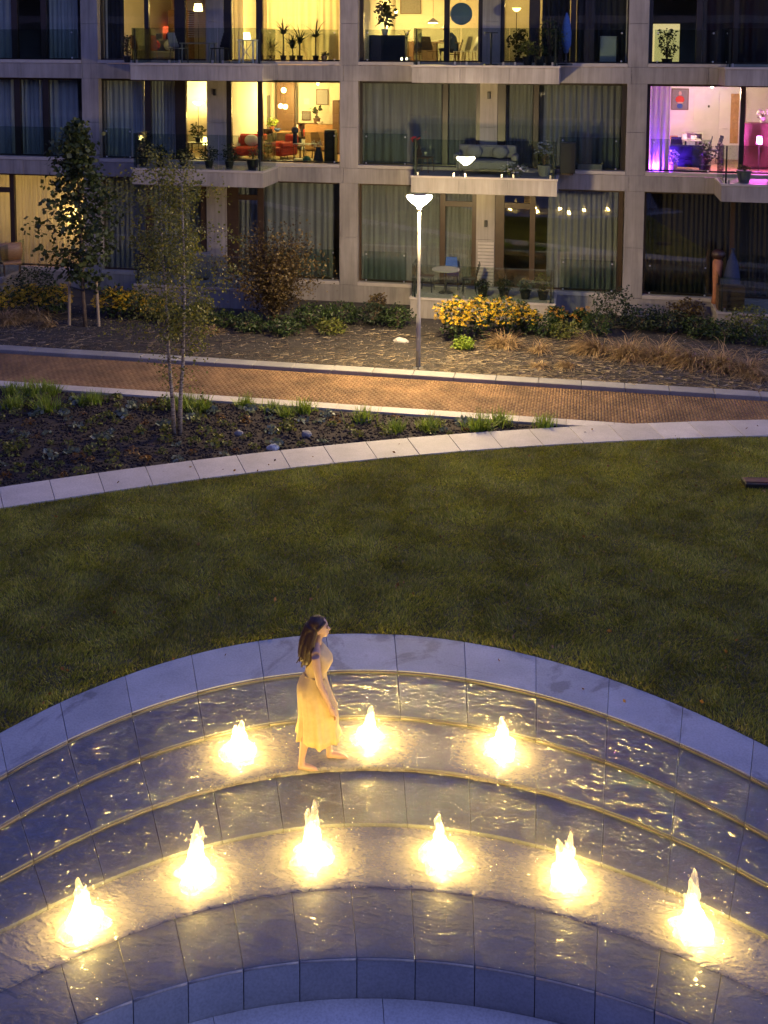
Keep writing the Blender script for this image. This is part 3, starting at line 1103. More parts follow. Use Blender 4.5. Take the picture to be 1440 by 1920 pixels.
# balconies and terraces with glass balustrades
YB = 30.42
BAL = [(-13.65, -9.48), (-5.0, -0.80), (3.67, 7.86)]
for zb, zt, h in ((3.77, 4.27, 1.06), (6.96, 7.47, 1.06), (0.0, 0.67, 0.98), (10.13, 10.64, 1.06), (13.30, 13.81, 1.06), (16.47, 16.98, 1.06)):
    for (x0, x1) in BAL + [(-22.3, -18.1)] * (zb == 0.0):
        b = part('balcony', M['travertine'], (x0 + 0.03, x1 - 0.03, YB + 0.03, YF - 0.016, zb - (0.5 if zb == 0 else -0.012), zt - 0.06))
        w = (x1 - x0) / 3
        for j in range(3):
            part('cladding_panel', M['travertine'], (x0 + j * w + 0.003, x0 + (j + 1) * w - 0.003, YB, YB + 0.027, zb - (0.4 if zb == 0 else 0), zt - 0.065), parent=b, bevel=0.003)
        part('cladding_panel', M['travertine'], (x0, x0 + 0.027, YB + 0.03, YF - 0.016, zb, zt - 0.065), parent=b)
        part('cladding_panel', M['travertine'], (x1 - 0.027, x1, YB + 0.03, YF - 0.016, zb, zt - 0.065), parent=b)
        part('balcony_cap', M['sill'], (x0 - 0.02, x1 + 0.02, YB - 0.02, YF - 0.034, zt - 0.058, zt), parent=b)
        w = (x1 - x0 - 0.06) / 3
        for j in range(3):
            part('glass_panel', M['railglass'], (x0 + 0.03 + j * w + 0.01, x0 + 0.03 + (j + 1) * w - 0.01, YB + 0.04, YB + 0.055, zt + 0.012, zt + h), parent=b)
            for q in (0.12, 0.88):
                for zq in (0.07,):
                    part('glass_clamp', M['metal'], (x0 + 0.03 + (j + q) * w - 0.025, x0 + 0.03 + (j + q) * w + 0.025, YB + 0.022, YB + 0.075, zt + 0.002, zt + 0.10), parent=b)
        for xx in (x0 + 0.04, x1 - 0.055):
            part('glass_panel', M['railglass'], (xx, xx + 0.015, YB + 0.07, YF - 0.10, zt + 0.012, zt + h), parent=b)
        part('rail_post', M['darkmetal'], (x0 + 0.10, x0 + 0.14, YB + 0.06, YB + 0.10, zt + 0.002, zt + h - 0.02), parent=b)
        part('rail_post', M['darkmetal'], (x1 - 0.14, x1 - 0.10, YB + 0.06, YB + 0.10, zt + 0.002, zt + h - 0.02), parent=b)
# low glass guards standing on the sills of the windows that have no balcony in front
for s, a, b in (('1', -60, 145), ('2', -60, 145), ('1', 197, 246), ('1', 500, 634), ('2', 500, 634), ('1', 683, 764), ('2', 685, 768), ('1', 1050, 1162), ('2', 1056, 1172),
                ('1', 1221, 1336), ('2', 1228, 1344), ('G', 683, 762), ('G', 1052, 1154), ('G', 1214, 1330), ('G', 520, 630)):
    zf, zs, zh, yr = ST[s]
    xa, xb = gy(a, yr, YF + 0.06).x, gy(b, yr, YF + 0.06).x
    g = part('glass_guard', M['railglass'], (xa, xb, YF + 0.05, YF + 0.064, zs + 0.03, zs + 0.98))
    for q in (0.05, 0.95):
        for zq in (0.06, 0.88):
            xq = xa + (xb - xa) * q
            MB().ell((xq, YF + 0.045, zs + zq), (0.028, 0.016, 0.028), 8, 6).build('glass_clamp', M['metal'], g, smooth=True)


# the block on the near side of the court, seen only mirrored in the windows and the water
nb = thing('neighbouring_building', 'long pale apartment block across the court, mirrored in the dark windows', 'building')
part('wall', M['joint'], (-45, 45, -14.0, -2.4, -1.0, 13.3), parent=nb)
for zb in (0.2, 3.4, 6.55, 9.7, 12.85):
    part('stone_band', M['travertine'], (-45, 45, -2.39, -2.0, zb, zb + 0.45), parent=nb)
for k in range(-6, 7):
    part('column', M['travertine'], (k * 6.6 - 0.3, k * 6.6 + 0.3, -2.38, -2.05, 0.66, 12.84), parent=nb)
for k in range(-6, 6):
    for zb in (0.66, 3.86, 7.01, 10.16):
        part('window_pane', M['glass'], (k * 6.6 + 0.31, k * 6.6 + 6.29, -2.3, -2.28, zb, zb + 2.68), parent=nb)


# ------------------------------------------------------------------ rooms
def room(x0, x1, s, wall='greywall', floor='parquet', yb=YBACK, part_y=None):
    zf, zs, zh, yr = ST[s]
    part('room_back_wall', M[wall], (x0, x1, yb, yb + 0.06, zf, zh))
    part('room_side_wall', M[wall], (x0 - 0.05, x0 - 0.002, YG + 0.31, yb + 0.06, zf, zh))
    part('room_side_wall', M[wall], (x1 + 0.002, x1 + 0.05, YG + 0.31, yb + 0.06, zf, zh))
    part('room_floor', M[floor], (x0, x1, YG + 0.075, yb - 0.002, zf - 0.028, zf + 0.004))
    part('room_ceiling', M['white' if wall != 'greywall' else wall], (x0, x1, YG + 0.075, yb - 0.002, zh - 0.008, zh + 0.008))


def px_x(px, s, Y=YG):
    return gy(px, ST[s][3], Y).x


ROOMS = {}
for s in 'G12345':
    p1 = -11.58
    p2 = -2.98
    spans = [(-24.0, -16.1), (-15.4, p1 - 0.08), (p1 + 0.08, -7.56), (-6.86, p2 - 0.08), (p2 + 0.08, 1.07), (1.76, 9.7)]
    for j, (a, b) in enumerate(spans):
        ROOMS[s, j] = (a, b)
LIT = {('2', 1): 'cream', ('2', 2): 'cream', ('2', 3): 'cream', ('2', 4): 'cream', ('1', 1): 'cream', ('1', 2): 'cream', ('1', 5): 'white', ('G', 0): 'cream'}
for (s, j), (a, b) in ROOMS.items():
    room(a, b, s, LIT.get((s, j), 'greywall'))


def lamp_light(parent, loc, power, color=ROOMC, rad=0.08):
    l = bpy.data.lights.new('bulb_light', 'POINT')
    l.energy = power
    l.color = color
    l.shadow_soft_size = rad
    o = bpy.data.objects.new('bulb_light', l)
    col.objects.link(o)
    o.parent = parent
    o.location = loc
    return o


# ---- curtains
CURT = {
    'grey': cloth('grey_green_curtain', (0.29, 0.29, 0.285), 0.2),
    'blue': cloth('pale_sheer_curtain', (0.60, 0.63, 0.65), 0.3),
    'opaque': cloth('lined_grey_curtain', (0.42, 0.44, 0.44), 0.0),
    'warm': cloth('cream_curtain', (0.66, 0.58, 0.45), 0.5, 0.1),
    'sheer': cloth('warm_sheer_curtain', (0.80, 0.70, 0.45), 0.6, 0.1),
    'dark': cloth('dark_brown_curtain', (0.05, 0.038, 0.03), 0.1),
    'navy': cloth('dark_blue_curtain', (0.03, 0.035, 0.05), 0.1),
    'purple': cloth('violet_lit_curtain', (0.55, 0.5, 0.6), 0.35),
}


def curtain(s, a, b, mat, label, amp=0.05, wl=0.17, Y=YG + 0.36, seed=0, z1=None, group=None):
    zf, zs, zh, yr = ST[s]
    xa, xb = gy(a, yr, Y).x, gy(b, yr, Y).x
    n = max(12, int((xb - xa) / 0.022))
    top = (z1 or zh - 0.03)
    vs_, fs_ = [], []
    ph = seed * 1.7
    wl = (0.13, 0.2, 0.16, 0.27, 0.22)[seed % 5]
    amp = amp * (0.6, 0.9, 0.5, 1.0, 0.7)[(seed * 3) % 5]
    for j in range(n + 1):
        x = xa + (xb - xa) * j / n
        ph += (xb - xa) / n / wl * 6.28 * (0.75 + 0.6 * (0.5 + mnoise.noise(Vector((x * 1.3, seed, 0)))))
        for k, z in enumerate((zf + 0.02, zf + 0.8, zf + 1.7, top)):
            am = amp * (1.25 - 0.2 * k)
            vs_.append((x + 0.015 * math.sin(ph * 0.5 + z), Y + am * math.sin(ph) + 0.01 * math.sin(ph * 2.3 + z * 2), z))
    for j in range(n):
        for k in range(3):
            fs_.append((j * 4 + k, (j + 1) * 4 + k, (j + 1) * 4 + k + 1, j * 4 + k + 1))
    mb = MB()
    mb.v, mb.f = vs_, fs_
    return tag(mb.build('curtain', CURT[mat], smooth=True), label, 'curtain', group)


curtain('1', -70, 28, 'blue', 'pale blue sheer curtain at the far left first floor window', seed=1)
curtain('1', 42, 82, 'blue', 'narrow pale sheer curtain between two dark uprights left of the tall tree top', seed=2)
curtain('1', 95, 147, 'blue', 'pale sheer curtain behind the tip of the leafy staked tree', seed=3)
curtain('2', -70, 24, 'blue', 'dim sheer curtain at the far left top floor window', seed=4)
curtain('2', 92, 146, 'blue', 'dim sheer curtain beside the left stone column on the top floor', seed=5)
curtain('1', 196, 272, 'opaque', 'plain blue grey drawn curtain right of the left column on the first floor', seed=6, amp=0.02)
curtain('1', 285, 330, 'opaque', 'narrow grey curtain in the first floor balcony door beside the bright lamp', seed=7, amp=0.02)
curtain('1', 682, 829, 'grey', 'wide pleated grey curtain right of the middle column on the first floor', seed=8)
curtain('1', 841, 892, 'grey', 'narrow pleated curtain in the balcony door left of the pier above the street lamp', seed=9)
curtain('1', 949, 999, 'grey', 'narrow pleated curtain in the balcony door right of the pier above the street lamp', seed=10)
curtain('1', 1012, 1164, 'grey', 'wide pleated grey curtain left of the right hand column on the first floor', seed=11)
curtain('1', 1219, 1256, 'purple', 'violet lit curtain at the edge of the pink room', seed=12)
curtain('2', 500, 636, 'sheer', 'glowing sheer curtain behind the row of palms on the top floor', seed=13, amp=0.04)
curtain('2', 437, 456, 'warm', 'narrow warm curtain bunched in the top floor balcony door', seed=14)
curtain('2', 194, 232, 'navy', 'dark curtain left of the lit living room on the top floor', seed=15)
curtain('2', 1082, 1175, 'navy', 'dark drawn curtain left of the right column on the top floor', seed=16)
curtain('2', 1017, 1068, 'navy', 'dark curtain right of the plants in the top floor balcony door', seed=17)
curtain('2', 1318, 1440, 'navy', 'dark curtain at the right edge of the top floor', seed=18)
curtain('G', -60, 21, 'warm', 'lit cream curtain in the ground floor door at the left edge', seed=19)
curtain('G', 31, 162, 'warm', 'wide lit cream curtain behind the leafy staked tree', seed=20)
curtain('G', 200, 388, 'grey', 'dim curtain behind the slender birch on the ground floor', seed=21)
curtain('G', 450, 483, 'grey', 'narrow dim curtain in the ground floor door behind the reddish bush', seed=22)
curtain('G', 497, 625, 'grey', 'wide pleated curtain behind the reddish bush left of the middle column', seed=23)
curtain('G', 682, 824, 'grey', 'wide pleated ground floor curtain just left of the street lamp', seed=24)
curtain('G', 837, 884, 'grey', 'pleated curtain in the ground floor door right of the street lamp', seed=25)
curtain('G', 1026, 1157, 'grey', 'pleated curtain on which the fountain lights are mirrored', seed=26)
curtain('G', 1214, 1440, 'dark', 'dark brown curtain at the right end of the ground floor', seed=27)


# ------------------------------------------------------------------ furniture builders (world metres, floor at z)
def legs4(mb_name, mat, par, w, d, h, t=0.02, splay=0.0):
    for sx in (-1, 1):
        for sy in (-1, 1):
            MB().tube([(sx * w, sy * d, h), (sx * (w + splay), sy * (d + splay), 0)], t, 6).build(mb_name, mat, par)


def chair(loc, rz, label, mat='white', legm='darkmetal', cat='chair', group=None, h=0.46):
    t = thing('chair', label, cat, loc, rz, group)
    MB().box(-0.22, 0.22, -0.21, 0.22, h - 0.03, h).build('seat', M[mat], t, bevel=0.012)
    b = MB()
    for j in range(5):
        z0 = h + 0.02 + j * 0.09
        b.box(-0.21 + 0.012 * j, 0.21 - 0.012 * j, 0.19 + 0.025 * j, 0.215 + 0.025 * j, z0, z0 + 0.0895)
    b.build('backrest', M[mat], t)
    legs4('leg', M[legm], t, 0.17, 0.16, h - 0.03, 0.014, 0.04)
    return t


def table(loc, w, d, h, label, mat='wood', rz=0.0, round_=False, cat='table', group=None):
    t = thing('table', label, cat, loc, rz, group)
    if round_:
        MB().lathe([(w, h - 0.03), (w, h)], 28).build('table_top', M[mat], t)
        MB().tube([(0, 0, 0.03), (0, 0, h - 0.03)], 0.03, 8).build('pedestal', M['darkmetal'], t)
        MB().lathe([(0.22, 0.0), (0.2, 0.03)], 20).build('foot', M['darkmetal'], t)
    else:
        MB().box(-w, w, -d, d, h - 0.035, h).build('table_top', M[mat], t, bevel=0.006)
        legs4('leg', M[mat], t, w - 0.06, d - 0.06, h - 0.036, 0.025)
    return t


def sofa(loc, w, label, mat='red', rz=0.0, pillows=(), cat='sofa'):
    t = thing('sofa', label, cat, loc, rz)
    MB().box(-w, w, -0.42, 0.42, 0.14, 0.42).build('seat', M[mat], t, bevel=0.05)
    MB().box(-w, w, 0.28, 0.48, 0.425, 0.82).build('backrest', M[mat], t, bevel=0.05)
    for sx in (-1, 1):
        MB().box(sx * w - 0.09, sx * w + 0.09, -0.42, 0.27, 0.425, 0.60).build('armrest', M[mat], t, bevel=0.04)
    legs4('leg', M['darkmetal'], t, w - 0.1, 0.33, 0.14, 0.018)
    for px_, pm in pillows:
        MB().ell((px_, 0.16, 0.62), (0.24, 0.09, 0.2), 12, 8).build('cushion', M[pm], t, smooth=True)
    return t


def cabinet(loc, w, d, h, label, mat='wood', doors=3, cat='cabinet', rz=0.0):
    t = thing('cabinet', label, cat, loc, rz)
    MB().box(-w, w, -d, d, 0.06, h).build('body', M[mat], t, bevel=0.008)
    MB().box(-w + 0.05, w - 0.05, -d + 0.05, d - 0.05, 0, 0.058).build('base', M['darkwood'], t)
    dw = 2 * w / doors
    for j in range(doors):
        MB().box(-w + j * dw + 0.008, -w + (j + 1) * dw - 0.008, -d - 0.018, -d - 0.001, 0.09, h - 0.03).build('door', M[mat], t)
    return t


def bookcase(loc, w, h, label, seed=0, mat='wood', d=0.15):
    g = random.Random(seed)
    t = thing('bookcase', label, 'bookcase', loc)
    for sx in (-1, 1):
        MB().box(sx * w - 0.015, sx * w + 0.015, -d, d, 0, h).build('side_panel', M[mat], t)
    MB().box(-w, w, d - 0.012, d, 0.01, h - 0.01).build('back_panel', M[mat], t)
    n = max(2, int(h / 0.36))
    rows = {'red': MB(), 'navy': MB(), 'white': MB(), 'terra': MB(), 'grey': MB()}
    for k in range(n + 1):
        z = h * k / n
        MB().box(-w + 0.016, w - 0.016, -d, d - 0.014, max(0, z - 0.02), max(0.02, z)).build('shelf_board', M[mat], t)
        if k == n:
            break
        x = -w + 0.03
        while x < w - 0.06:
            bw = g.uniform(0.02, 0.055)
            if g.random() < 0.2:
                x += g.uniform(0.05, 0.2)
                continue
            bh = (h / n - 0.05) * g.uniform(0.55, 0.95)
            rows[g.choice(list(rows))].box(x, x + bw, -d + g.uniform(0.01, 0.05), d - 0.02, z + 0.021, z + 0.021 + bh)
            x += bw + 0.003
    for m_, mb in rows.items():
        if mb.v:
            kind(mb.build('books', M[m_], t), 'stuff')
    return t


def pot(t, r=0.14, h=0.24, mat='terra'):
    return MB().lathe([(r * 0.7, 0), (r, h), (r * 1.08, h), (r * 1.08, h + 0.02), (r * 0.85, h + 0.02)], 14).build('pot', M[mat], t)


def palm(loc, h, label, fronds=16, fl=0.5, mat='olive_leaf', potm='terra', seed=0, group=None, potr=0.14):
    g = random.Random(seed)
    t = thing('potted_palm', label, 'plant', loc, g.uniform(0, 6), group)
    pot(t, potr, potr * 1.7, potm)
    top = h - fl * 0.55
    MB().tube([(0, 0, potr * 1.5), (0.02, 0.01, top * 0.6), (0.0, 0.0, top)], [0.03, 0.022, 0.02], 6).build('stem', M['bark'], t)
    mb = MB()
    for k in range(fronds):
        a = k * 2.4 + g.uniform(-.3, .3)
        el = g.uniform(0.15, 1.35)
        prev = Vector((0, 0, top))
        d = Vector((math.cos(a) * math.cos(el), math.sin(a) * math.cos(el), math.sin(el)))
        side = Vector((-math.sin(a), math.cos(a), 0)) * 0.034
        L = fl * g.uniform(0.7, 1.1)
        for q in range(4):
            nx = prev + d * L / 4
            w0, w1 = (1 - q / 4.6), (1 - (q + 1) / 4.2)
            mb.quad(prev - side * w0, prev + side * w0, nx + side * w1, nx - side * w1)
            prev = nx
            d = (d + Vector((0, 0, -0.35))).normalized()
    mb.build('fronds', M[mat], t)
    return t


def bushy(loc, r, h, label, n=350, leaf=0.07, mat='bush_leaf', potm=None, seed=0, cat='plant', group=None, potr=0.16, name='potted_plant', stem_h=0.0, petals=None, aspect=0.6):
    g = np.random.default_rng(seed)
    t = thing(name, label, cat, loc, 0, group)
    z0 = 0.0
    if potm:
        pot(t, potr, potr * 1.5, potm)
        z0 = potr * 1.5
    st = MB()
    tips = []
    for k in range(7):
        a = k * 0.9 + g.uniform(0, 0.6)
        q = (math.cos(a) * r * g.uniform(0.2, 0.7), math.sin(a) * r * g.uniform(0.2, 0.7), z0 + stem_h + (h - z0 - stem_h) * g.uniform(0.45, 0.95))
        st.tube([(0.0, 0.0, max(0, z0 - 0.05)), (q[0] * 0.35, q[1] * 0.35, z0 + (q[2] - z0) * 0.5), q], [0.014, 0.010, 0.004], 5)
        tips.append(q)
    st.build('stems', M['bark'], t)
    c = g.normal(size=(n, 3))
    c /= np.linalg.norm(c, axis=1)[:, None]
    rad = g.uniform(0.35, 1.0, n) ** 0.5
    lump = np.array([0.92 + 0.5 * mnoise.noise(Vector((float(v[0]) * 1.6 + seed, float(v[1]) * 1.6, float(v[2]) * 1.6))) for v in c])
    hh = (h - z0 - stem_h) / 2
    P = c * (rad * lump)[:, None] * np.array([r, r, hh]) + np.array([0, 0, z0 + stem_h + hh])
    P[:, 2] = np.maximum(P[:, 2], z0 + 0.01)
    link('foliage', leaves_mesh('foliage', P, leaf, M[mat], seed, aspect=aspect), t)
    if petals:
        pm, np_, ps = petals
        up_ = c[:np_].copy()
        up_[:, 2] = np.abs(up_[:, 2]) * 0.95 - 0.15
        lump2 = lump[:np_] * 1.08
        Q = up_ * lump2[:, None] * np.array([r, r, hh]) + np.array([0, 0, z0 + stem_h + hh])
        flowers(Q, ps, pm, t, seed)
    return t


def flowers(Q, size, mat, par, seed):
    """daisy heads: eight petals round a dark cone, tilted a little"""
    g = np.random.default_rng(seed + 99)
    V, F, V2, F2 = [], [], [], []
    for q in Q:
        nrm = Vector((g.normal(0, .35), g.normal(0, .35) - 0.25, 1)).normalized()
        u = nrm.orthogonal().normalized()
        w = nrm.cross(u)
        q = Vector(q)
        s = size * g.uniform(0.7, 1.2)
        for k in range(7):
            a = k * 0.8976
            d = u * math.cos(a) + w * math.sin(a)
            e = u * math.cos(a + 1.57) + w * math.sin(a + 1.57)
            n = len(V)
            V += [tuple(q + d * s * 0.15 - e * s * 0.10), tuple(q + d * s * 0.6 - e * s * 0.2 - nrm * s * .05), tuple(q + d * s - nrm * s * 0.15), tuple(q + d * s * 0.6 + e * s * 0.2 - nrm * s * .05)]
            F.append((n, n + 1, n + 2, n + 3))
        n = len(V2)
        V2 += [tuple(q + u * s * .22), tuple(q + w * s * .22), tuple(q - u * s * .22), tuple(q - w * s * .22), tuple(q + nrm * s * 0.3)]
        F2 += [(n, n + 1, n + 4), (n + 1, n + 2, n + 4), (n + 2, n + 3, n + 4), (n + 3, n, n + 4)]
    kind(link('blossoms', np_mesh('blossoms', np.array(V), np.array(F), M[mat]), par), 'stuff')
    if mat != 'white_petal':
        kind(link('flower_centres', np_mesh('flower_centres', np.array(V2), np.array(F2), M['darkwood']), par), 'stuff')


def floor_lamp(loc, h, label, power, shade='bowl', color=ROOMC, glow=14.0, rad=0.15, cat='lamp'):
    t = thing('floor_lamp', label, cat, loc)
    MB().lathe([(0.13, 0), (0.13, 0.02), (0.02, 0.03)], 16).build('base', M['darkmetal'], t)
    MB().tube([(0, 0, 0.02), (0, 0, h - 0.12)], 0.012, 8).build('pole', M['darkmetal'], t)
    if shade == 'bowl':
        MB().lathe([(0.03, h - 0.12), (0.10, h - 0.08), (rad, h)], 18).build('lamp_shade', emit('lamp_shade_glow', color, glow), t, smooth=True)
        lamp_light(t, (0, 0, h + 0.10), power, color)
    else:
        MB().lathe([(rad, h - 0.25), (rad * 0.75, h)], 18).build('lamp_shade', emit('lamp_shade_glow', color, glow), t, smooth=True)
        lamp_light(t, (0, -rad - 0.12, h - 0.12), power, color)
    return t


def pendant(loc, cord, label, power, r=0.16, color=ROOMC, glow=16.0, shade='cone'):
    t = thing('pendant_lamp', label, 'lamp', loc)      # loc = lamp bottom, cord up to the ceiling
    if shade == 'cone':
        MB().lathe([(r, 0.0), (r * 0.45, 0.10), (0.03, 0.16)], 18).build('lamp_shade', M['white'], t, smooth=True)
        MB().lathe([(r * 0.8, -0.004), (r * 0.8, 0.006)], 16).build('bulb', emit('bulb_glow', color, glow), t)
    else:
        MB().ell((0, 0, 0.06), (r, r, r), 14, 10).build('bulb', emit('bulb_glow', color, glow), t, smooth=True)
    MB().tube([(0, 0, 0.12), (0, 0, cord)], 0.006, 5).build('cord', M['black'], t)
    if power:
        lamp_light(t, (0, 0, -0.12 if shade == 'cone' else -r - 0.08), power, color)
    return t


def picture(p, w, h, label, mat, frame='darkwood', cat='picture'):
    t = thing('picture', label, cat, p)
    mb = MB()
    mb.box(-w - 0.03, w + 0.03, -0.02, 0.0, -h - 0.03, -h).box(-w - 0.03, w + 0.03, -0.02, 0.0, h, h + 0.03)
    mb.box(-w - 0.03, -w, -0.02, 0.0, -h, h).box(w, w + 0.03, -0.02, 0.0, -h, h)
    mb.build('picture_frame', M[frame], t)
    MB().box(-w, w, -0.012, 0.0, -h, h).build('canvas', M[mat], t)
    return t


def on(px, s, Y, dz=0.005, yr=None):
    zf = ST[s][0]
    return (gy(px, yr or ST[s][3], Y).x, Y, zf + dz)


# ------------------------------------------------------------------ top floor rooms
floor_lamp(on(248, '2', 35.0), 2.15, 'slim uplighter floor lamp in the left lit room on the top floor', 300)
cabinet(on(304, '2', 37.4), 0.75, 0.22, 0.85, 'oak sideboard under a red lamp on the top floor')
p = on(313, '2', 37.35, 0.86)
t = thing('table_lamp', 'small red table lamp on the oak sideboard', 'lamp', p)
MB().lathe([(0.07, 0), (0.05, 0.03), (0.02, 0.2)], 12).build('base', M['darkmetal'], t)
MB().lathe([(0.17, 0.22), (0.12, 0.46)], 16).build('lamp_shade', emit('red_shade', (1, 0.12, 0.04), 2.0), t, smooth=True)
chair(on(262, '2', 34.2), 2.6, 'light chair in front of the uplighter on the top floor', 'wood')
picture((gy(290, 45, 36.6).x, 36.6, ST['2'][0] + 0.62), 0.28, 0.42, 'framed canvas standing before the oak sideboard', 'grey', 'white')
chair(on(283, '2', 33.3), 0.4, 'orange lit wooden chair near the glass on the top floor', 'terra', 'wood')
bl = thing('window_blind', 'brightly lit slatted blind beside the pier on the top floor', 'blind', (gy(369, 40, YG + 0.2).x, YG + 0.2, 0))
for j in range(26):
    z = ST['2'][1] + 0.75 + j * 0.07
    MB().box(-0.30, 0.30, -0.012, 0.012, z, z + 0.018).build('slat', M['white'], bl)
floor_lamp(on(372, '2', 34.0), 2.0, 'bright floor lamp glowing behind the slatted blind', 90, 'drum', glow=25)
floor_lamp(on(462, '2', 34.6), 1.05, 'low round lamp glowing in the top floor balcony door', 20, 'drum', glow=20)
pendant((gy(575, -8, 34.4).x, 34.4, 9.55), 0.5, 'bare pendant bulb behind the glowing sheer curtain', 700, 0.10, shade='ball')
for j, (px, h, sd, lab) in enumerate(((531, 1.25, 1, 'tallest potted palm in front of the sheer curtain'), (548, 0.8, 2, 'low spiky potted plant beside the tallest palm'), (562, 0.95, 3, 'dense potted palm second right of the tallest palm'),
                                     (592, 1.15, 4, 'slender potted palm with drooping fronds left of the small planter'), (510, 0.7, 5, 'small potted palm at the left end of the palm row'))):
    palm(on(px, '2', YG + 0.62 - 0.45, 0.11), h, lab, 30, 0.72, 'dark_leaf', 'darkwood', sd, 'palms on the top floor sill', 0.10)
bushy(on(608, '2', YG - 0.14, 0.12), 0.12, 0.32, 'small bowl planter at the right end of the palm row', 60, 0.07, 'dark_leaf', 'darkwood', 6, potr=0.10)
cabinet(on(622, '2', YG + 0.75), 0.14, 0.15, 1.1, 'narrow dark stand behind the sheer curtain edge', 'darkwood', 1, 'stand')

picture((gy(270, 8, 37.95).x, 37.97, gy(270, 8, 37.95).z), 0.3, 0.22, 'wide framed print on the wall of the left lit top floor room', 'blue')
picture((gy(296, 2, 37.95).x, 37.97, gy(296, 2, 37.95).z), 0.18, 0.25, 'small framed print above the oak sideboard', 'red')
cabinet(on(340, '2', 36.8), 0.4, 0.25, 1.9, 'tall wooden cupboard in the left lit top floor room', 'wood', 2)
sofa(on(300, '2', 35.2), 0.7, 'grey sofa in the left lit top floor room', 'grey', 0.0, ((-0.3, 'red'), (0.3, 'white')))
picture((gy(770, 10, 37.95).x, 37.97, gy(770, 10, 37.95).z), 0.35, 0.28, 'large framed print on the dining room wall', 'grey')
cabinet(on(788, '2', 37.5), 0.6, 0.2, 0.8, 'low sideboard at the back of the dining room', 'darkwood', 3)
cabinet(on(632, '1', 36.6), 0.12, 0.2, 1.9, 'tall dark ladder shelf at the right wall of the lit living room', 'darkwood', 1, 'shelf')
picture((gy(604, 182, 37.95).x, 37.97, gy(604, 182, 37.95).z), 0.2, 0.26, 'framed print above the right sideboard', 'greywall')
bushy(on(500, '1', 33.4), 0.22, 0.8, 'bushy pot plant beside the dark upright of the lit living room', 150, 0.09, 'dark_leaf', 'terra', 29)
bookcase(on(262, '2', 37.7), 0.45, 1.5, 'tall bookcase behind the uplighter on the top floor', 1)
bookcase(on(700, '2', 37.7), 0.5, 2.0, 'tall bookcase at the left back of the dining room', 2, 'darkwood')
bookcase(on(452, '1', 37.2), 0.5, 1.9, 'crowded bookcase behind the red sofa', 3, 'white')
bookcase(on(573, '1', 37.75), 0.42, 1.0, 'low bookcase under the small pictures', 4, 'darkwood')
bookcase(on(1300, '1', 37.75), 0.3, 0.9, 'small white bookcase behind the dark chairs of the pink room', 5, 'white')
bookcase(on(470, '2', 37.6), 0.5, 1.7, 'bookcase at the back of the room with the low round lamp', 6, 'wood')
table(on(548, '1', 35.0), 0.4, 0.3, 0.42, 'low coffee table between armchair and shelves', 'darkwood')
for k_, (px_, y_, zz_, mt_, lab_) in enumerate(((545, 35.0, 0.43, 'red', 'red bowl on the low coffee table'), (600, 37.4, 0.99, 'white', 'white bowl on the right sideboard'), (520, 36.5, 0.77, 'blue', 'blue bowl on the long wooden table'), (800, 35.3, 0.755, 'white', 'white bowl on the pale dining table'))):
    t = thing('bowl', lab_, 'bowl', (on(px_, '1' if px_ < 700 else '2', y_)[0], y_, ST['1' if px_ < 700 else '2'][0] + zz_))
    MB().lathe([(0.05, 0), (0.12, 0.07), (0.13, 0.10), (0.11, 0.09)], 14).build('body', M[mt_], t, smooth=True)
    MB().lathe([(0.06, -0.002), (0.05, 0.006)], 12).build('foot', M[mt_], t)
# dining room with round mirror
pendant((gy(812, 43, 35.2).x, 35.2, gy(812, 43, 35.2).z), 10.1 - gy(812, 43, 35.2).z, 'white cone pendant over the dining table on the top floor', 360, 0.22, glow=30)
pendant((gy(742, 8, 36.4).x, 36.4, 9.2), 0.9, 'small ceiling pendant in the back of the dining room', 170, 0.08, shade='ball', glow=5)
table(on(818, '2', 35.3), 0.75, 0.42, 0.75, 'pale dining table under the cone pendant', 'wood')
t = thing('mirror', 'round blue mirror hanging by the dark upright on the top floor', 'mirror', gy(865, 26, 34.6))
MB().tube([(0, 0, 0), (0, -0.03, 0)], 0.36, 36).build('mirror_disc', simple('blue_mirror', (0.10, 0.26, 0.80), 0.35, 0.1, 3), t)  # flat blue colour stands for the sky mirrored in the disc
chair(on(866, '2', 34.6), -1.9, 'white shell chair nearest the seated person', 'white', 'wood')
chair(on(880, '2', 34.9), -1.2, 'white shell chair beside the right upright of the dining room', 'white', 'wood')
chair(on(806, '2', 34.4), 0.6, 'dark chair left of the dining table', 'darkwood', 'darkwood')
cabinet(on(726, '2', 33.6), 0.62, 0.22, 0.95, 'dark olive cabinet carrying the leafy plant on the top floor', 'navy', 2)
bushy((gy(722, 30, 33.6).x, 33.6, ST['2'][0] + 0.96), 0.34, 1.15, 'tall leafy pot plant on the dark cabinet', 170, 0.17, 'dark_leaf', 'white', 11, potr=0.12)
palm(on(762, '2', 33.7), 1.2, 'grassy pot plant between cabinet and dining table', 14, 0.75, 'dark_leaf', 'blue', 12)
t = thing('table_lamp', 'small glowing tea lights low on the dining room sill', 'lamp', on(757, '2', YG + 0.25, 0.15))
for dx in (-0.06, 0.1):
    MB().ell((dx, 0, 0.06), (0.035, 0.035, 0.05), 10, 8).build('bulb', emit('tea_light', (1, 0.8, 0.5), 12), t, smooth=True)

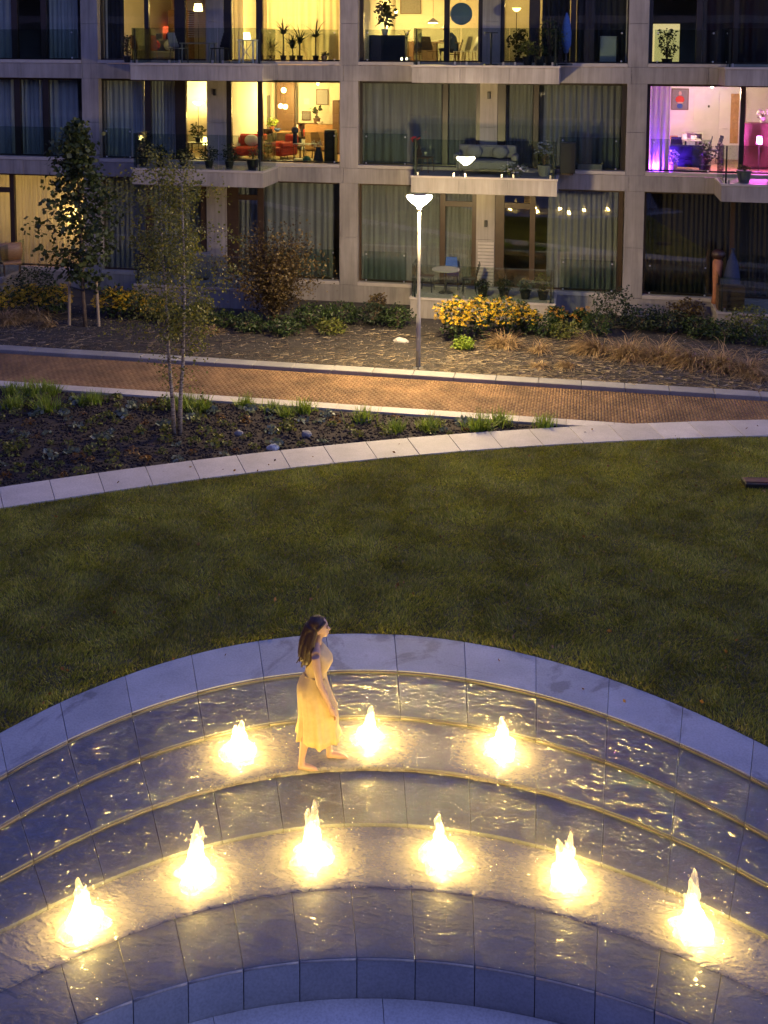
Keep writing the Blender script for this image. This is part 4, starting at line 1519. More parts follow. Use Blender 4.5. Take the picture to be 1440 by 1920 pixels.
# plants and dark figures of the next top floor room
floor_lamp(on(968, '2', 36.0), 1.9, 'uplighter behind the plants right of the top floor pier', 120, glow=8)
bushy(on(975, '2', 33.4), 0.35, 1.25, 'broad leafed plant in the balcony door right of the pier on the top floor', 160, 0.16, 'dark_leaf', 'black', 14)
bushy(on(1032, '2', 31.3, 0.06), 0.42, 1.5, 'tall dark shrub in a tub on the right of the middle top balcony', 420, 0.08, 'dark_leaf', 'black', 15)
t = thing('parasol', 'closed blue parasol on the middle top floor balcony', 'parasol', on(1062, '2', 31.6, 0.06))
MB().lathe([(0.2, 0), (0.2, 0.05), (0.03, 0.06)], 16).build('base', M['black'], t)
MB().tube([(0, 0, 0.05), (0, 0, 1.5)], 0.02, 8).build('pole', M['darkmetal'], t)
MB().lathe([(0.05, 0.35), (0.13, 0.6), (0.15, 0.95), (0.09, 1.3), (0.02, 1.52)], 12, wob=0.25).build('canopy', M['blue'], t, smooth=True)
t = thing('laundry_box', 'white upright box behind the glass left of the right column', 'box', on(1141, '2', YG + 0.20, 0.1))
MB().box(-0.24, 0.24, -0.08, 0.08, 0, 0.78).build('body', M['white'], t, bevel=0.02)
MB().box(-0.25, 0.25, -0.09, 0.09, 0.782, 0.82).build('lid', M['white'], t, bevel=0.01)

# room at the top right: glowing panel added in place of a lit opening, behind a leafy plant
t = thing('light_panel', 'lit yellow wall panel behind a leafy plant at the top right', 'lamp', (gy(1247, 78, 33.3).x, 33.3, gy(1247, 78, 33.3).z))
MB().box(-0.44, 0.44, 0, 0.05, -0.62, 0.55).build('panel_frame', M['darkwood'], t)
MB().box(-0.42, 0.42, -0.012, -0.001, -0.6, 0.53).build('diffuser', emit('panel_glow', (1, 0.75, 0.25), 0.9), t)
bushy(on(1252, '2', 32.95), 0.32, 1.25, 'leafy plant standing before the lit yellow panel', 260, 0.10, 'dark_leaf', 'black', 17)

# ------------------------------------------------------------------ first floor rooms
floor_lamp(on(372, '1', 36.9), 1.75, 'brilliant floor lamp by the first floor pier', 620, 'bowl', glow=40, rad=0.2)
floor_lamp(on(384, '1', 33.6), 0.75, 'small lamp low beside the bright floor lamp', 12, 'drum', glow=30, rad=0.07)
table(on(372, '1', 33.1), 0.35, 0.22, 0.62, 'low plant table beside the first floor pier', 'darkwood')
bushy((on(371, '1', 33.1)[0], 33.1, ST['1'][0] + 0.63), 0.24, 0.62, 'leafy pot plant before the brilliant lamp', 120, 0.12, 'dark_leaf', 'black', 21, potr=0.1)

pendant((gy(532, 172, 36.4).x, 36.4, gy(532, 172, 36.4).z), 6.94 - gy(532, 172, 36.4).z, 'long glowing pendant in the middle of the lit living room', 300, 0.09, shade='ball', glow=25)
pendant((gy(526, 202, 36.0).x, 36.0, gy(526, 202, 36).z), 6.94 - gy(526, 202, 36).z, 'lower left glowing globe above the wooden table', 0, 0.08, shade='ball', glow=22)
pendant((gy(535, 203, 35.6).x, 35.6, gy(535, 203, 35.6).z), 6.94 - gy(535, 203, 35.6).z, 'lower right glowing globe above the wooden table', 170, 0.08, shade='ball', glow=22)
pendant((gy(596, 160, 34.8).x, 34.8, 6.72), 0.22, 'small bulb near the ceiling right in the lit living room', 230, 0.05, shade='ball', glow=10)
floor_lamp(on(444, '1', 34.6), 1.55, 'round lit lamp behind the red sofa', 70, 'drum', glow=30, rad=0.14)
sofa(on(456, '1', 34.1), 0.75, 'red sofa with pale cushion in the lit living room', 'red', 0.15, ((-0.35, 'red'), (0.25, 'white')))
sofa(on(532, '1', 34.3), 0.26, 'small red armchair left of the glass shelves', 'red', -0.5, (), 'armchair')
table(on(512, '1', 36.6), 0.7, 0.4, 0.76, 'long wooden dining table at the back of the lit living room', 'wood')
bushy((on(510, '1', 36.5)[0], 36.5, ST['1'][0] + 0.77), 0.20, 0.5, 'bright green pot plant on the long wooden table', 110, 0.10, 'bright_leaf', 'terra', 23, potr=0.1)
chair(on(508, '1', 35.7), 3.1, 'black chair tucked under the long wooden table', 'black', 'black')
cabinet(on(606, '1', 37.5), 0.62, 0.22, 0.98, 'oak sideboard with plant at the right back of the lit living room', 'wood', 3)
bushy((on(594, '1', 37.45)[0], 37.45, ST['1'][0] + 0.99), 0.18, 0.85, 'thin leafy twig in a pot on the right sideboard', 14, 0.22, 'dark_leaf', 'darkwood', 24, potr=0.13)
chair(on(588, '1', 34.9), -0.7, 'orange brown wooden armchair near the loudspeaker', 'wood', 'wood')
chair(on(600, '1', 34.2), 0.9, 'second wooden chair behind the loudspeaker', 'wood', 'darkwood')
t = thing('loudspeaker', 'tall black loudspeaker by the glass in the lit living room', 'loudspeaker', on(620, '1', 33.0))
MB().box(-0.17, 0.17, -0.17, 0.17, 0.04, 1.12).build('cabinet', M['black'], t, bevel=0.01)
MB().box(-0.2, 0.2, -0.2, 0.2, 0.0, 0.038).build('foot', M['darkwood'], t)
for z, r in ((0.35, 0.12), (0.68, 0.12), (0.95, 0.05)):
    MB().tube([(0, -0.171, z), (0, -0.182, z)], r, 20).build('driver', M['darkmetal'], t)
t = thing('glass_shelf', 'low wire shelf with ornaments behind the glass', 'shelf', on(572, '1', 33.3))
for z in (0.12, 0.62):
    MB().box(-0.36, 0.36, -0.14, 0.14, z, z + 0.02).build('shelf_board', M['white'], t)
legs4('leg', M['darkmetal'], t, 0.35, 0.13, 0.66, 0.008)
t = thing('vase', 'dark standing bust on the low wire shelf', 'vase', (on(553, '1', 33.3)[0], 33.3, ST['1'][0] + 0.65))
MB().lathe([(0.08, 0), (0.07, 0.28), (0.05, 0.3), (0.11, 0.36), (0.12, 0.45), (0.07, 0.52)], 14).build('body', M['navy'], t, smooth=True)
t = thing('vase', 'dark bellied floor vase with flowers near the loudspeaker', 'vase', on(597, '1', 32.95))
MB().lathe([(0.10, 0), (0.16, 0.12), (0.12, 0.36), (0.07, 0.5), (0.09, 0.56)], 14).build('body', M['navy'], t, smooth=True)
link('flowers', leaves_mesh('flowers', [(rnd.gauss(0, .08), rnd.gauss(0, .08), 0.62 + rnd.random() * .12) for _ in range(50)], 0.07, M['white_petal'], 4), t)
t = thing('floor_vase', 'small round green vase on the floor by the glass', 'vase', on(575, '1', 32.9))
MB().lathe([(0.06, 0), (0.14, 0.08), (0.13, 0.2), (0.06, 0.28)], 14).build('body', simple('green_glaze', (0.06, 0.22, 0.16), 0.3), t, smooth=True)
cabinet(on(470, '1', 37.6), 0.7, 0.18, 2.0, 'tall grey kitchen cupboard at the left back of the lit living room', 'grey', 2)
t = cabinet(on(537, '1', 37.7), 0.34, 0.1, 2.55, 'dark brown interior door panel behind the pendants', 'darkwood', 1, 'door')
t = cabinet(on(546, '1', 37.8), 0.22, 0.06, 2.35, 'narrow grey interior door beside the brown panel', 'grey', 1, 'door')
picture((gy(574, 217, 37.95).x, 37.97, gy(574, 217, 37.95).z), 0.14, 0.14, 'small framed picture on the yellow wall', 'grey')
picture((gy(575, 190, 37.95).x, 37.97, gy(575, 190, 37.95).z), 0.08, 0.08, 'tiny pale picture high on the yellow wall', 'white', 'white')

# pink room
pendant((gy(1335, 168, 35.0).x, 35.0, 6.78), 0.16, 'warm ceiling bulb of the pink room', 400, 0.06, color=(1, 0.72, 0.40), shade='ball', glow=8)
floor_lamp(on(1228, '1', 32.95), 0.35, 'violet floor light behind the violet curtain', 900, 'drum', color=(0.24, 0.03, 1.0), glow=3, rad=0.06)
floor_lamp(on(1425, '1', 34.0), 1.1, 'magenta lamp by the tall cabinet of the pink room', 560, 'drum', color=(1.0, 0.12, 0.75), glow=4, rad=0.1)
t = picture((gy(1275, 186, 37.95).x, 37.97, gy(1275, 186, 37.95).z), 0.26, 0.34, 'framed portrait of a red dressed sitter on the pink wall', 'grey')
p_ = t
MB().ell((0, -0.016, 0.20), (0.055, 0.006, 0.075), 12, 8).build('painted_head', M['skin'], p_, smooth=True)
MB().ell((0, -0.016, -0.01), (0.15, 0.006, 0.13), 12, 8).build('painted_dress', M['red'], p_, smooth=True)
MB().ell((0, -0.020, -0.12), (0.10, 0.006, 0.03), 12, 8).build('painted_arms', M['skin'], p_, smooth=True)
MB().ell((0, -0.018, -0.23), (0.10, 0.006, 0.09), 12, 8).build('painted_skirt', M['blue'], p_, smooth=True)
table(on(1283, '1', 36.6), 0.55, 0.38, 0.76, 'white dining table in the pink room', 'white')
chair(on(1272, '1', 35.6), 2.9, 'dark chair in front of the white table', 'navy', 'darkmetal')
chair(on(1318, '1', 35.9), -1.7, 'dark chair right of the white table in the pink room', 'navy', 'darkmetal')
chair(on(1337, '1', 36.2), -1.4, 'dark chair nearest the ochre door strip', 'navy', 'darkmetal')
for px, dw, h, mt, lab in ((1262, 0.16, 0.1, 'wood', 'brown tray on the white table'), (1284, 0.08, 0.16, 'white', 'white carton left on the white table'), (1301, 0.09, 0.12, 'white', 'white box at the right end of the white table')):
    t = thing('box', lab, 'box', (on(px, '1', 36.5)[0], 36.5, ST['1'][0] + 0.767))
    MB().box(-dw, dw, -0.06, 0.06, 0, h).build('body', M[mt], t, bevel=0.01)
    MB().box(-dw - 0.004, dw + 0.004, -0.065, 0.065, h + 0.001, h + 0.02).build('lid', M[mt], t)
t = thing('interior_door', 'white interior door with ochre glass strip in the pink room', 'door', on(1372, '1', 37.9))
MB().box(-0.42, 0.42, 0, 0.05, 0, 2.3).build('door_leaf', M['white'], t)
MB().box(-0.05, 0.22, -0.012, -0.002, 0.55, 2.25).build('door_panel', simple('ochre_glass', (0.42, 0.26, 0.10), 0.4), t)
MB().tube([(-0.3, -0.04, 1.05), (-0.14, -0.04, 1.05)], 0.012, 6).build('handle', M['metal'], t)
t = thing('thermostat', 'small wall thermostat on the pink room wall', 'thermostat', gy(1329, 200, 37.96))
MB().box(-0.05, 0.05, 0, 0.03, -0.06, 0.06).build('body', M['white'], t)
MB().box(-0.03, 0.03, -0.004, -0.001, -0.03, 0.05).build('screen', M['black'], t)
cabinet(on(1425, '1', 35.0), 0.55, 0.25, 1.45, 'tall plum cabinet at the right edge of the pink room', 'darkwood', 2)
bushy((on(1430, '1', 35)[0], 35, ST['1'][0] + 1.46), 0.25, 0.45, 'pale flowers on the tall plum cabinet', 60, 0.1, 'white_petal', 'white', 31, potr=0.1)
bushy(on(1325, '1', 33.2), 0.35, 0.95, 'dark leafy plant behind the glass of the pink room', 240, 0.10, 'dark_leaf', 'black', 32)
bushy(on(1262, '1', 33.0), 0.2, 0.75, 'pink lit flowering plant beside the violet curtain', 90, 0.10, 'white_petal', 'white', 33)
sofa(on(1290, '1', 33.9), 0.5, 'dark low armchair between the plants of the pink room', 'navy', 3.0, (), 'armchair')
# ground floor left room
floor_lamp(on(60, 'G', 34.5), 1.9, 'floor lamp glowing through the ground floor curtain', 130, glow=10)
floor_lamp(on(150, 'G', 33.2), 1.9, 'bright lamp seen between leaves of the staked tree', 80, 'drum', glow=30, rad=0.2)

# ------------------------------------------------------------------ balcony and terrace things
Z1, Z2, Z0 = 4.275, 7.475, 0.675


def bx(px, Y, row):
    return gy(px, row, Y).x


chair((bx(335, 31.1, 90), 31.1, Z2), 1.2, 'woven lounge chair at the left of the top floor balcony', 'grey', 'darkmetal')
chair((bx(412, 31.2, 90), 31.2, Z2), -0.5, 'dark folding chair by the lattice table on the top floor balcony', 'black', 'darkmetal')
table((bx(372, 31.2, 90), 31.2, Z2), 0.5, 0.3, 0.62, 'low grey balcony table between two chairs on the top floor', 'grey')
t = table((bx(465, 31.1, 90), 31.1, Z2), 0.28, 0.25, 0.72, 'small folding table with crossed legs on the top floor balcony', 'white')
for sx in (-1, 1):
    MB().tube([(-0.24 * sx, -0.2, 0.02), (0.24 * sx, -0.2, 0.68)], 0.012, 6).build('cross_bar', M['white'], t)
bushy((bx(238, 31.3, 80), 31.3, Z2), 0.16, 0.95, 'slim dark shrub at the left end of the top floor balcony', 200, 0.07, 'dark_leaf', 'black', 41, potr=0.12)
table((bx(921, 31.2, 90), 31.2, Z2), 0.2, 0.2, 0.95, 'tall bistro table in front of the top floor pier', 'darkmetal', round_=True)
bushy((bx(990, 31.0, 90), 31.0, Z2), 0.30, 0.75, 'tangled low plant on the middle top floor balcony', 300, 0.07, 'olive_leaf', 'black', 42)
bushy((bx(1012, 30.85, 90), 30.85, Z2), 0.26, 0.6, 'small bushy plant near the right end of the middle top balcony', 240, 0.06, 'dark_leaf', 'black', 43)
for j, (px, r, h, sd, lab) in enumerate(((268, 0.26, 0.95, 51, 'leftmost dark shrub behind the left first floor balcony glass'), (300, 0.3, 0.7, 52, 'second dark shrub from the left on the left first floor balcony'),
                                        (345, 0.34, 0.62, 53, 'middle dark shrub on the left first floor balcony'), (392, 0.34, 0.66, 54, 'wide dark shrub before the pier on the left first floor balcony'),
                                        (430, 0.26, 0.75, 55, 'dark shrub left of the round planter on the left first floor balcony'))):
    bushy((bx(px, 30.9, 300), 30.9, Z1), r, h, lab, 320, 0.07, 'dark_leaf', 'black', sd, potr=0.14, group='shrubs on the left first floor balcony')
bushy((bx(474, 30.8, 300), 30.8, Z1), 0.22, 0.72, 'flowering plant in a round dark planter at the balcony corner', 140, 0.06, 'olive_leaf', 'black', 56, potr=0.2)
sofa((bx(912, 31.35, 290), 31.35, Z1), 0.85, 'grey balcony bench with two cushions above the street lamp', 'grey', 0.0, ((-0.38, 'grey'), (0.38, 'grey')), 'bench')
chair((bx(797, 31.3, 290), 31.3, Z1), 1.3, 'brown slatted chair at the left end of the middle balcony', 'darkwood', 'darkwood')
t = thing('watering_can', 'red watering can on the chair of the middle balcony', 'can', (bx(777, 31.2, 260), 31.2, Z1 + 0.9))
MB().lathe([(0.07, 0), (0.08, 0.14), (0.05, 0.17)], 12).build('body', M['red'], t, smooth=True)
MB().tube([(0.06, 0, 0.04), (0.17, 0, 0.15)], 0.012, 6).build('spout', M['red'], t)
MB().tube([(-0.05, 0, 0.04), (-0.12, 0, 0.1), (-0.05, 0, 0.16)], 0.009, 6).build('handle', M['red'], t)
bushy((bx(1021, 31.1, 280), 31.1, Z1), 0.28, 1.05, 'white flowering pot plant at the right end of the middle balcony', 160, 0.07, 'olive_leaf', 'grey', 61, potr=0.2, petals=('white_petal', 70, 0.045))
bushy((bx(963, 30.75, 310), 30.75, Z1), 0.40, 0.40, 'low white flowering planter at the foot of the middle balcony glass', 220, 0.06, 'olive_leaf', None, 62, petals=('white_petal', 90, 0.04))
cabinet((bx(1065, 31.6, 280), 31.6, Z1), 0.22, 0.2, 0.95, 'black cabinet behind the right end of the middle balcony', 'black', 1)
t = thing('planter_box', 'pale long planter box on the first floor sill', 'planter', (bx(1106, YF + 0.15, 312), YF + 0.15, 4.372))
MB().prism([(-0.36, -0.07), (0.36, -0.07), (0.36, 0.07), (-0.36, 0.07)], 0, 0.18).build('box', M['grey'], t, bevel=0.015)
MB().box(-0.34, 0.34, -0.055, 0.055, 0.181, 0.19).build('soil', M['soil'], t)
bushy((bx(1395, 30.9, 330), 30.9, Z1), 0.2, 0.5, 'white tub with plant on the balcony of the pink room', 60, 0.07, 'olive_leaf', 'grey', 63, potr=0.2)
# ground floor terraces
table((bx(836, 31.2, 520), 31.2, Z0), 0.42, 0.42, 0.72, 'round pale terrace table right of the street lamp', 'slab', round_=True)
chair((bx(800, 31.35, 520), 31.35, Z0), 1.5, 'dark terrace chair left of the round table', 'black', 'darkmetal')
chair((bx(880, 31.3, 520), 31.3, Z0), -1.4, 'dark terrace chair right of the round table', 'black', 'darkmetal')
chair((bx(846, 31.75, 520), 31.75, Z0), 0.1, 'blue terrace chair behind the round table', 'blue', 'darkmetal')
for px, r, h, sd, lab, mt in ((905, 0.25, 0.55, 71, 'dim low pot plant before the slatted pier', 'dark_leaf'), (945, 0.3, 0.6, 72, 'dim low pot plant left on the terrace before the dark door', 'dark_leaf'), (985, 0.28, 0.62, 73, 'grey leafed pot plant behind the terrace glass', 'grey_leaf'), (1018, 0.3, 0.85, 74, 'rounded grey green shrub at the right end of the terrace', 'olive_leaf')):
    bushy((bx(px, 30.9, 545), 30.9, Z0), r, h, lab, 260, 0.07, mt, 'black', sd)
t = thing('wooden_crate', 'brown wooden crate on the right terrace', 'crate', (bx(1369, 30.85, 560), 30.85, Z0))
for j in range(5):
    MB().box(-0.36, 0.36, -0.22, 0.22, j * 0.135, j * 0.135 + 0.125).build('board', M['darkwood'], t, bevel=0.004)
t = thing('sack', 'dark sack leaning on the brown wooden crate', 'sack', (bx(1372, 31.35, 520), 31.35, Z0))
MB().lathe([(0.22, 0), (0.27, 0.3), (0.23, 0.8), (0.14, 1.25), (0.05, 1.5)], 14, wob=0.2).build('body', M['navy'], t, smooth=True)
MB().lathe([(0.055, 1.5), (0.03, 1.56), (0.07, 1.64)], 10).build('tied_neck', M['navy'], t)
t = thing('figurine', 'rust brown figurine with dark top beside the crate', 'figurine', (bx(1345, 31.5, 500), 31.5, Z0))
MB().lathe([(0.14, 0), (0.10, 0.3), (0.13, 0.8), (0.15, 1.2), (0.08, 1.3)], 12, wob=0.2).build('body', M['terra'], t, smooth=True)
MB().ell((0.02, 0, 1.42), (0.2, 0.16, 0.16), 12, 8).build('top', M['hair'], t, smooth=True)
t = thing('armchair', 'brown wicker chair on the terrace at the left edge', 'chair', (bx(22, 30.9, 480), 30.9, 0.675), 0.6)
MB().box(-0.28, 0.28, -0.28, 0.28, 0.36, 0.44).build('seat', M['wood'], t, bevel=0.02)
MB().lathe([(0.32, 0.45), (0.36, 0.75), (0.33, 0.98)], 18, sq=(1, 0.4), c=(0, 0.22, 0)).build('backrest', M['wood'], t, smooth=True)
legs4('leg', M['darkwood'], t, 0.24, 0.24, 0.36, 0.02)
cabinet((bx(378, 31.5, 500), 31.5, Z0), 0.25, 0.15, 0.85, 'pale grey storage box beside the birch crown', 'grey', 1, 'box')


# ================================================================== STREET LAMP
lp = gz(784, 690, 0.06)
t = thing('street_lamp', 'slim pale street lamp with glowing inverted cone beside the brick path', 'street lamp', lp)
MB().lathe([(0.13, -0.05), (0.13, 0.015), (0.08, 0.03)], 20).build('base_plate', M['metal'], t)
M['lamppost'] = simple('lamp_post_paint', (0.30, 0.29, 0.27), 0.45, 0.08, 6)
MB().lathe([(0.058, 0.02), (0.058, 1.25), (0.046, 1.30), (0.036, 2.6), (0.032, 3.96)], 18).build('post', M['lamppost'], t, smooth=True)
MB().box(-0.028, 0.028, -0.072, -0.06, 0.45, 0.75).build('service_door', M['lamppost'], t)
MB().lathe([(0.05, 3.93), (0.062, 3.95), (0.062, 4.02), (0.05, 4.03)], 18).build('collar', M['lamppost'], t)
MB().lathe([(0.065, 4.03), (0.16, 4.10), (0.275, 4.21), (0.305, 4.26), (0.30, 4.285), (0.19, 4.30)], 32).build('diffuser', emit('lamp_diffuser', LAMPC, 1150.0), t, smooth=True)
MB().lathe([(0.20, 4.301), (0.19, 4.312), (0.05, 4.318)], 32).build('cap', M['lamppost'], t, smooth=True)


# ================================================================== TREES AND SHRUBS
def branch_pts(a, d, L, g, n=4, sag=0.0, wob=0.12):
    pts = [Vector(a)]
    d = Vector(d).normalized()
    for k in range(n):
        d = (d + Vector((g.gauss(0, wob), g.gauss(0, wob), g.gauss(0, wob) - sag))).normalized()
        pts.append(pts[-1] + d * L / n)
    return pts


def linden():
    g = random.Random(11)
    b = gz(157, 612, 0.06)
    t = thing('young_tree', 'young leafy tree tied between stakes by the lit curtain', 'tree', b)
    H = 5.75
    tr = [(0.06, 0, -0.1), (0.0, 0, 0.9), (-0.03, 0.02, 2.0), (-0.06, 0.0, 3.2), (-0.10, 0.02, 4.4), (-0.14, 0.0, H)]
    MB().tube(tr, [0.06, 0.055, 0.045, 0.035, 0.022, 0.006], 9).build('trunk', M['bark'], t, smooth=True)
    br = MB()
    P = []

    def tz(z):
        for (p, q) in zip(tr[:-1], tr[1:]):
            if p[2] <= z <= q[2]:
                f = (z - p[2]) / (q[2] - p[2])
                return Vector(p).lerp(Vector(q), f)
        return Vector(tr[-1])
    for k in range(40):
        z = 1.25 + (H - 1.35) * (k / 40) ** 0.95
        prof = 0.45 + 1.0 * min(1, (z - 1.1) / 0.9) if z < 2.0 else 1.40 * (1 - ((z - 2.0) / (H - 1.8)) ** 1.15) + 0.12
        az = k * 2.399 + g.uniform(-.4, .4)
        L = prof * g.uniform(0.55, 1.12)
        pts = branch_pts(tz(z), (math.cos(az), math.sin(az), 0.42), L, g, 5, 0.06)
        br.tube(pts, [0.016, 0.013, 0.010, 0.007, 0.005, 0.003], 5)
        for q in range(1, 6):
            m_ = int(17 * (0.5 + 0.7 * q / 5))
            sp = 0.13 + 0.05 * L
            for _ in range(m_):
                P.append((pts[q].x + g.gauss(0, sp), pts[q].y + g.gauss(0, sp), pts[q].z + g.gauss(0, sp * 0.75)))
    for _ in range(260):
        z = g.uniform(4.4, H + 0.12)
        s = 0.05 + 0.18 * (H + 0.2 - z) / 1.6
        c = tz(min(z, H))
        P.append((c.x + g.gauss(0, s), c.y + g.gauss(0, s), z))
    br.build('branches', M['bark'], t)
    link('crown', leaves_mesh('crown', P, 0.15, M['linden_leaf'], 4, droop=0.5, aspect=0.85), t)
    return b


lb = linden()
for j, (px, py, h, tilt, lab) in enumerate(((130, 610, 1.48, 0.04, 'left wooden stake of the young leafy tree'), (186, 612, 1.42, -0.07, 'right wooden stake of the young leafy tree'))):
    p = gz(px, py, 0.06)
    t = thing('tree_stake', lab, 'stake', p)
    MB().tube([(0, 0, -0.15), (tilt, 0, h)], [0.045, 0.042], 9).build('post', M['post'], t, smooth=False)
    MB().lathe([(0.043, h), (0.02, h + 0.02)], 9, c=(tilt, 0, 0)).build('post_top', M['post'], t)
t = thing('tree_tie', 'black rubber band tying the young tree to both stakes', 'band', (lb.x, lb.y, lb.z))
x0, x1 = gz(130, 610, .06).x - lb.x, gz(186, 612, .06).x - lb.x
MB().tube([(x0 + 0.03, 0.02, 1.12), (x0 * 0.5, -0.05, 1.10), (0.0, -0.06, 1.05), (x1 * 0.5, -0.05, 1.11), (x1 - 0.06, 0.05, 1.15)], 0.026, 6).build('strap', M['black'], t)


def birch():
    g = random.Random(23)
    b = gz(329, 815, -0.03)
    t = thing('birch_tree', 'slender two stemmed birch with white bark in the triangular bed', 'tree', b)
    stems = [[(-0.02, 0.0, -0.1), (-0.06, 0.02, 0.7), (-0.14, 0.06, 1.5), (-0.20, 0.1, 2.6), (-0.30, 0.15, 3.9), (-0.36, 0.2, 5.2)],
             [(0.08, 0.03, -0.1), (0.10, 0.04, 0.7), (0.16, 0.05, 1.5), (0.20, 0.06, 2.7), (0.20, 0.05, 4.0), (0.18, 0.05, 5.5)]]
    P = []
    br = MB()
    for si, st in enumerate(stems):
        MB().tube(st, [0.052, 0.042, 0.034, 0.027, 0.018, 0.005], 9).build('trunk', M['birch'], t, smooth=True)
        for k in range(44):
            z = 0.95 + 4.55 * (k / 44)
            for (p, q) in zip(st[:-1], st[1:]):
                if p[2] <= z <= q[2]:
                    c = Vector(p).lerp(Vector(q), (z - p[2]) / (q[2] - p[2]))
            az = k * 2.4 + si * 1.1 + g.uniform(-.5, .5)
            L = (0.35 if z < 1.5 else 0.45 + 0.75 * math.sin(min(1, (z - 1.2) / 3.2) * 2.5)) * g.uniform(0.6, 1.25)
            pts = branch_pts(c, (math.cos(az), math.sin(az), 0.9), L, g, 5, 0.16, 0.15)
            br.tube(pts, [0.008, 0.006, 0.005, 0.004, 0.003, 0.002], 4)
            if z < 1.45 and k % 2:
                continue
            dens = 5 if z < 1.9 else 32
            for q in range(2, 6):
                for _ in range(dens):
                    P.append((pts[q].x + g.gauss(0, 0.10), pts[q].y + g.gauss(0, 0.10), pts[q].z + g.gauss(0, 0.13) - 0.05))
    br.build('branches', M['bark'], t)
    link('crown', leaves_mesh('crown', P, 0.06, M['birch_leaf'], 9, droop=0.6, aspect=0.8), t)


birch()


def smoke_bush():
    g = random.Random(31)
    b = gz(515, 604, 0.06)
    t = thing('smoke_bush', 'airy reddish brown shrub before the pleated ground floor curtain', 'shrub', b)
    st = MB()
    P = []
    for k in range(20):
        az = k * 2.4
        out = g.uniform(0.25, 1.05)
        L = g.uniform(1.5, 2.6) * (1 - 0.18 * out)
        pts = branch_pts((g.gauss(0, .08), g.gauss(0, .06), 0), (math.cos(az) * out * 0.85, math.sin(az) * out * 0.5, 1.0), L * 1.08, g, 6, -0.0, 0.09)
        st.tube(pts, [0.022, 0.018, 0.014, 0.011, 0.008, 0.006, 0.003], 5)
        for q in range(2, 7):
            for _ in range(14 + 20 * q):
                s = 0.08 + 0.028 * q
                P.append((pts[q].x + g.gauss(0, s), pts[q].y + g.gauss(0, s), pts[q].z + g.gauss(0, s)))
    st.build('stems', M['bark'], t)
    link('crown', leaves_mesh('crown', P, 0.075, M['smoke_leaf'], 12, droop=0.0, aspect=0.75), t)


smoke_bush()


def at_bed(px, py):
    p = gz(px, py, 0.06)
    return (p.x, p.y, p.z)


# yellow coneflower clumps
RUD = [(852, 640, .46, 1.05, 95, 'petal', 'brightest yellow coneflower clump right of the street lamp'), (898, 634, .46, 1.0, 90, 'petal', 'second bright yellow coneflower clump from the street lamp'),
       (945, 630, .44, .92, 80, 'petal', 'third bright yellow coneflower clump from the street lamp'), (982, 626, .36, .75, 50, 'petal', 'last bright yellow coneflower clump before the dull orange flowers'),
       (1045, 612, .34, .5, 18, 'dull_petal', 'dull orange coneflowers in the shade of the terrace'), (1090, 615, .32, .48, 16, 'dull_petal', 'dull orange coneflowers left of the dark upright shrub'),
       (15, 592, .5, .75, 80, 'petal', 'orange coneflower clump at the left edge of the rear bed'), (58, 590, .5, .78, 80, 'petal', 'orange coneflower clump below the round green shrub'),
       (102, 592, .48, .82, 80, 'petal', 'orange coneflower clump just left of the staked tree'), (212, 596, .48, .76, 75, 'petal', 'orange coneflower clump just right of the staked tree'),
       (250, 598, .48, .74, 70, 'petal', 'orange coneflower clump between staked tree and birch crown'), (285, 600, .42, .62, 36, 'petal', 'orange coneflower clump behind the birch crown')]
for j, (px, py, r, h, nf, mt, lab) in enumerate(RUD):
    bushy(at_bed(px, py), r, h * 1.22, lab, 640, 0.095, 'bush_leaf', None, 200 + j, 'flowers', 'yellow coneflower clumps', name='coneflower_clump', petals=(mt, int(nf * 3.0), 0.06))
# shrubs of the rear bed
SHR = [(62, 560, .62, .95, 'dark_leaf', 'round dark green shrub by the left terrace'), (330, 606, .40, .50, 'bush_leaf', 'low green plant behind the birch stems'), (375, 600, .35, .55, 'olive_leaf', 'yellow green plant right of the birch stems'),
       (420, 612, .40, .42, 'bush_leaf', 'low green plant left of the reddish shrub'), (470, 622, .42, .45, 'bush_leaf', 'green plant at the left foot of the reddish shrub'), (530, 628, .45, .46, 'bush_leaf', 'green plant at the right foot of the reddish shrub'),
       (580, 612, .55, .60, 'bush_leaf', 'broad green plant right of the reddish shrub'), (640, 608, .55, .60, 'bush_leaf', 'broad green plant below the middle stone column'), (700, 610, .50, .62, 'dark_leaf', 'dark green plant below the curtained window left of the lamp'),
       (708, 592, .25, .62, 'smoke_leaf', 'small reddish plant against the plinth left of the lamp'), (745, 612, .42, .55, 'bush_leaf', 'green plant just left of the street lamp'), (620, 625, .4, .35, 'olive_leaf', 'low olive plant in front of the broad green plants'),
       (1020, 630, .45, .48, 'bush_leaf', 'leafy green plant right of the bright yellow flowers'), (1062, 635, .42, .45, 'olive_leaf', 'low broad leafed plant below the dull orange flowers'), (1150, 612, .55, 1.05, 'dark_leaf', 'dark upright shrub below the right stone column'),
       (1120, 628, .42, .55, 'bush_leaf', 'green plant left of the dark upright shrub'), (1200, 620, .5, .62, 'dark_leaf', 'dim green shrub right of the dark upright shrub'), (1250, 622, .55, .58, 'dark_leaf', 'dim green shrub below the dark window'),
       (1285, 604, .45, .62, 'smoke_leaf', 'dim brownish shrub against the plinth at the right'), (1310, 632, .5, .5, 'bush_leaf', 'green shrub left of the right terrace corner'), (1360, 640, .5, .5, 'bush_leaf', 'green shrub below the wooden crate'),
       (1405, 634, .5, .85, 'olive_leaf', 'tall leafy yellow green plant at the right edge'), (1435, 650, .4, .6, 'bush_leaf', 'green plant cut by the right edge'), (870, 655, .25, .28, 'bright_leaf', 'small bright plant under the yellow flowers')]
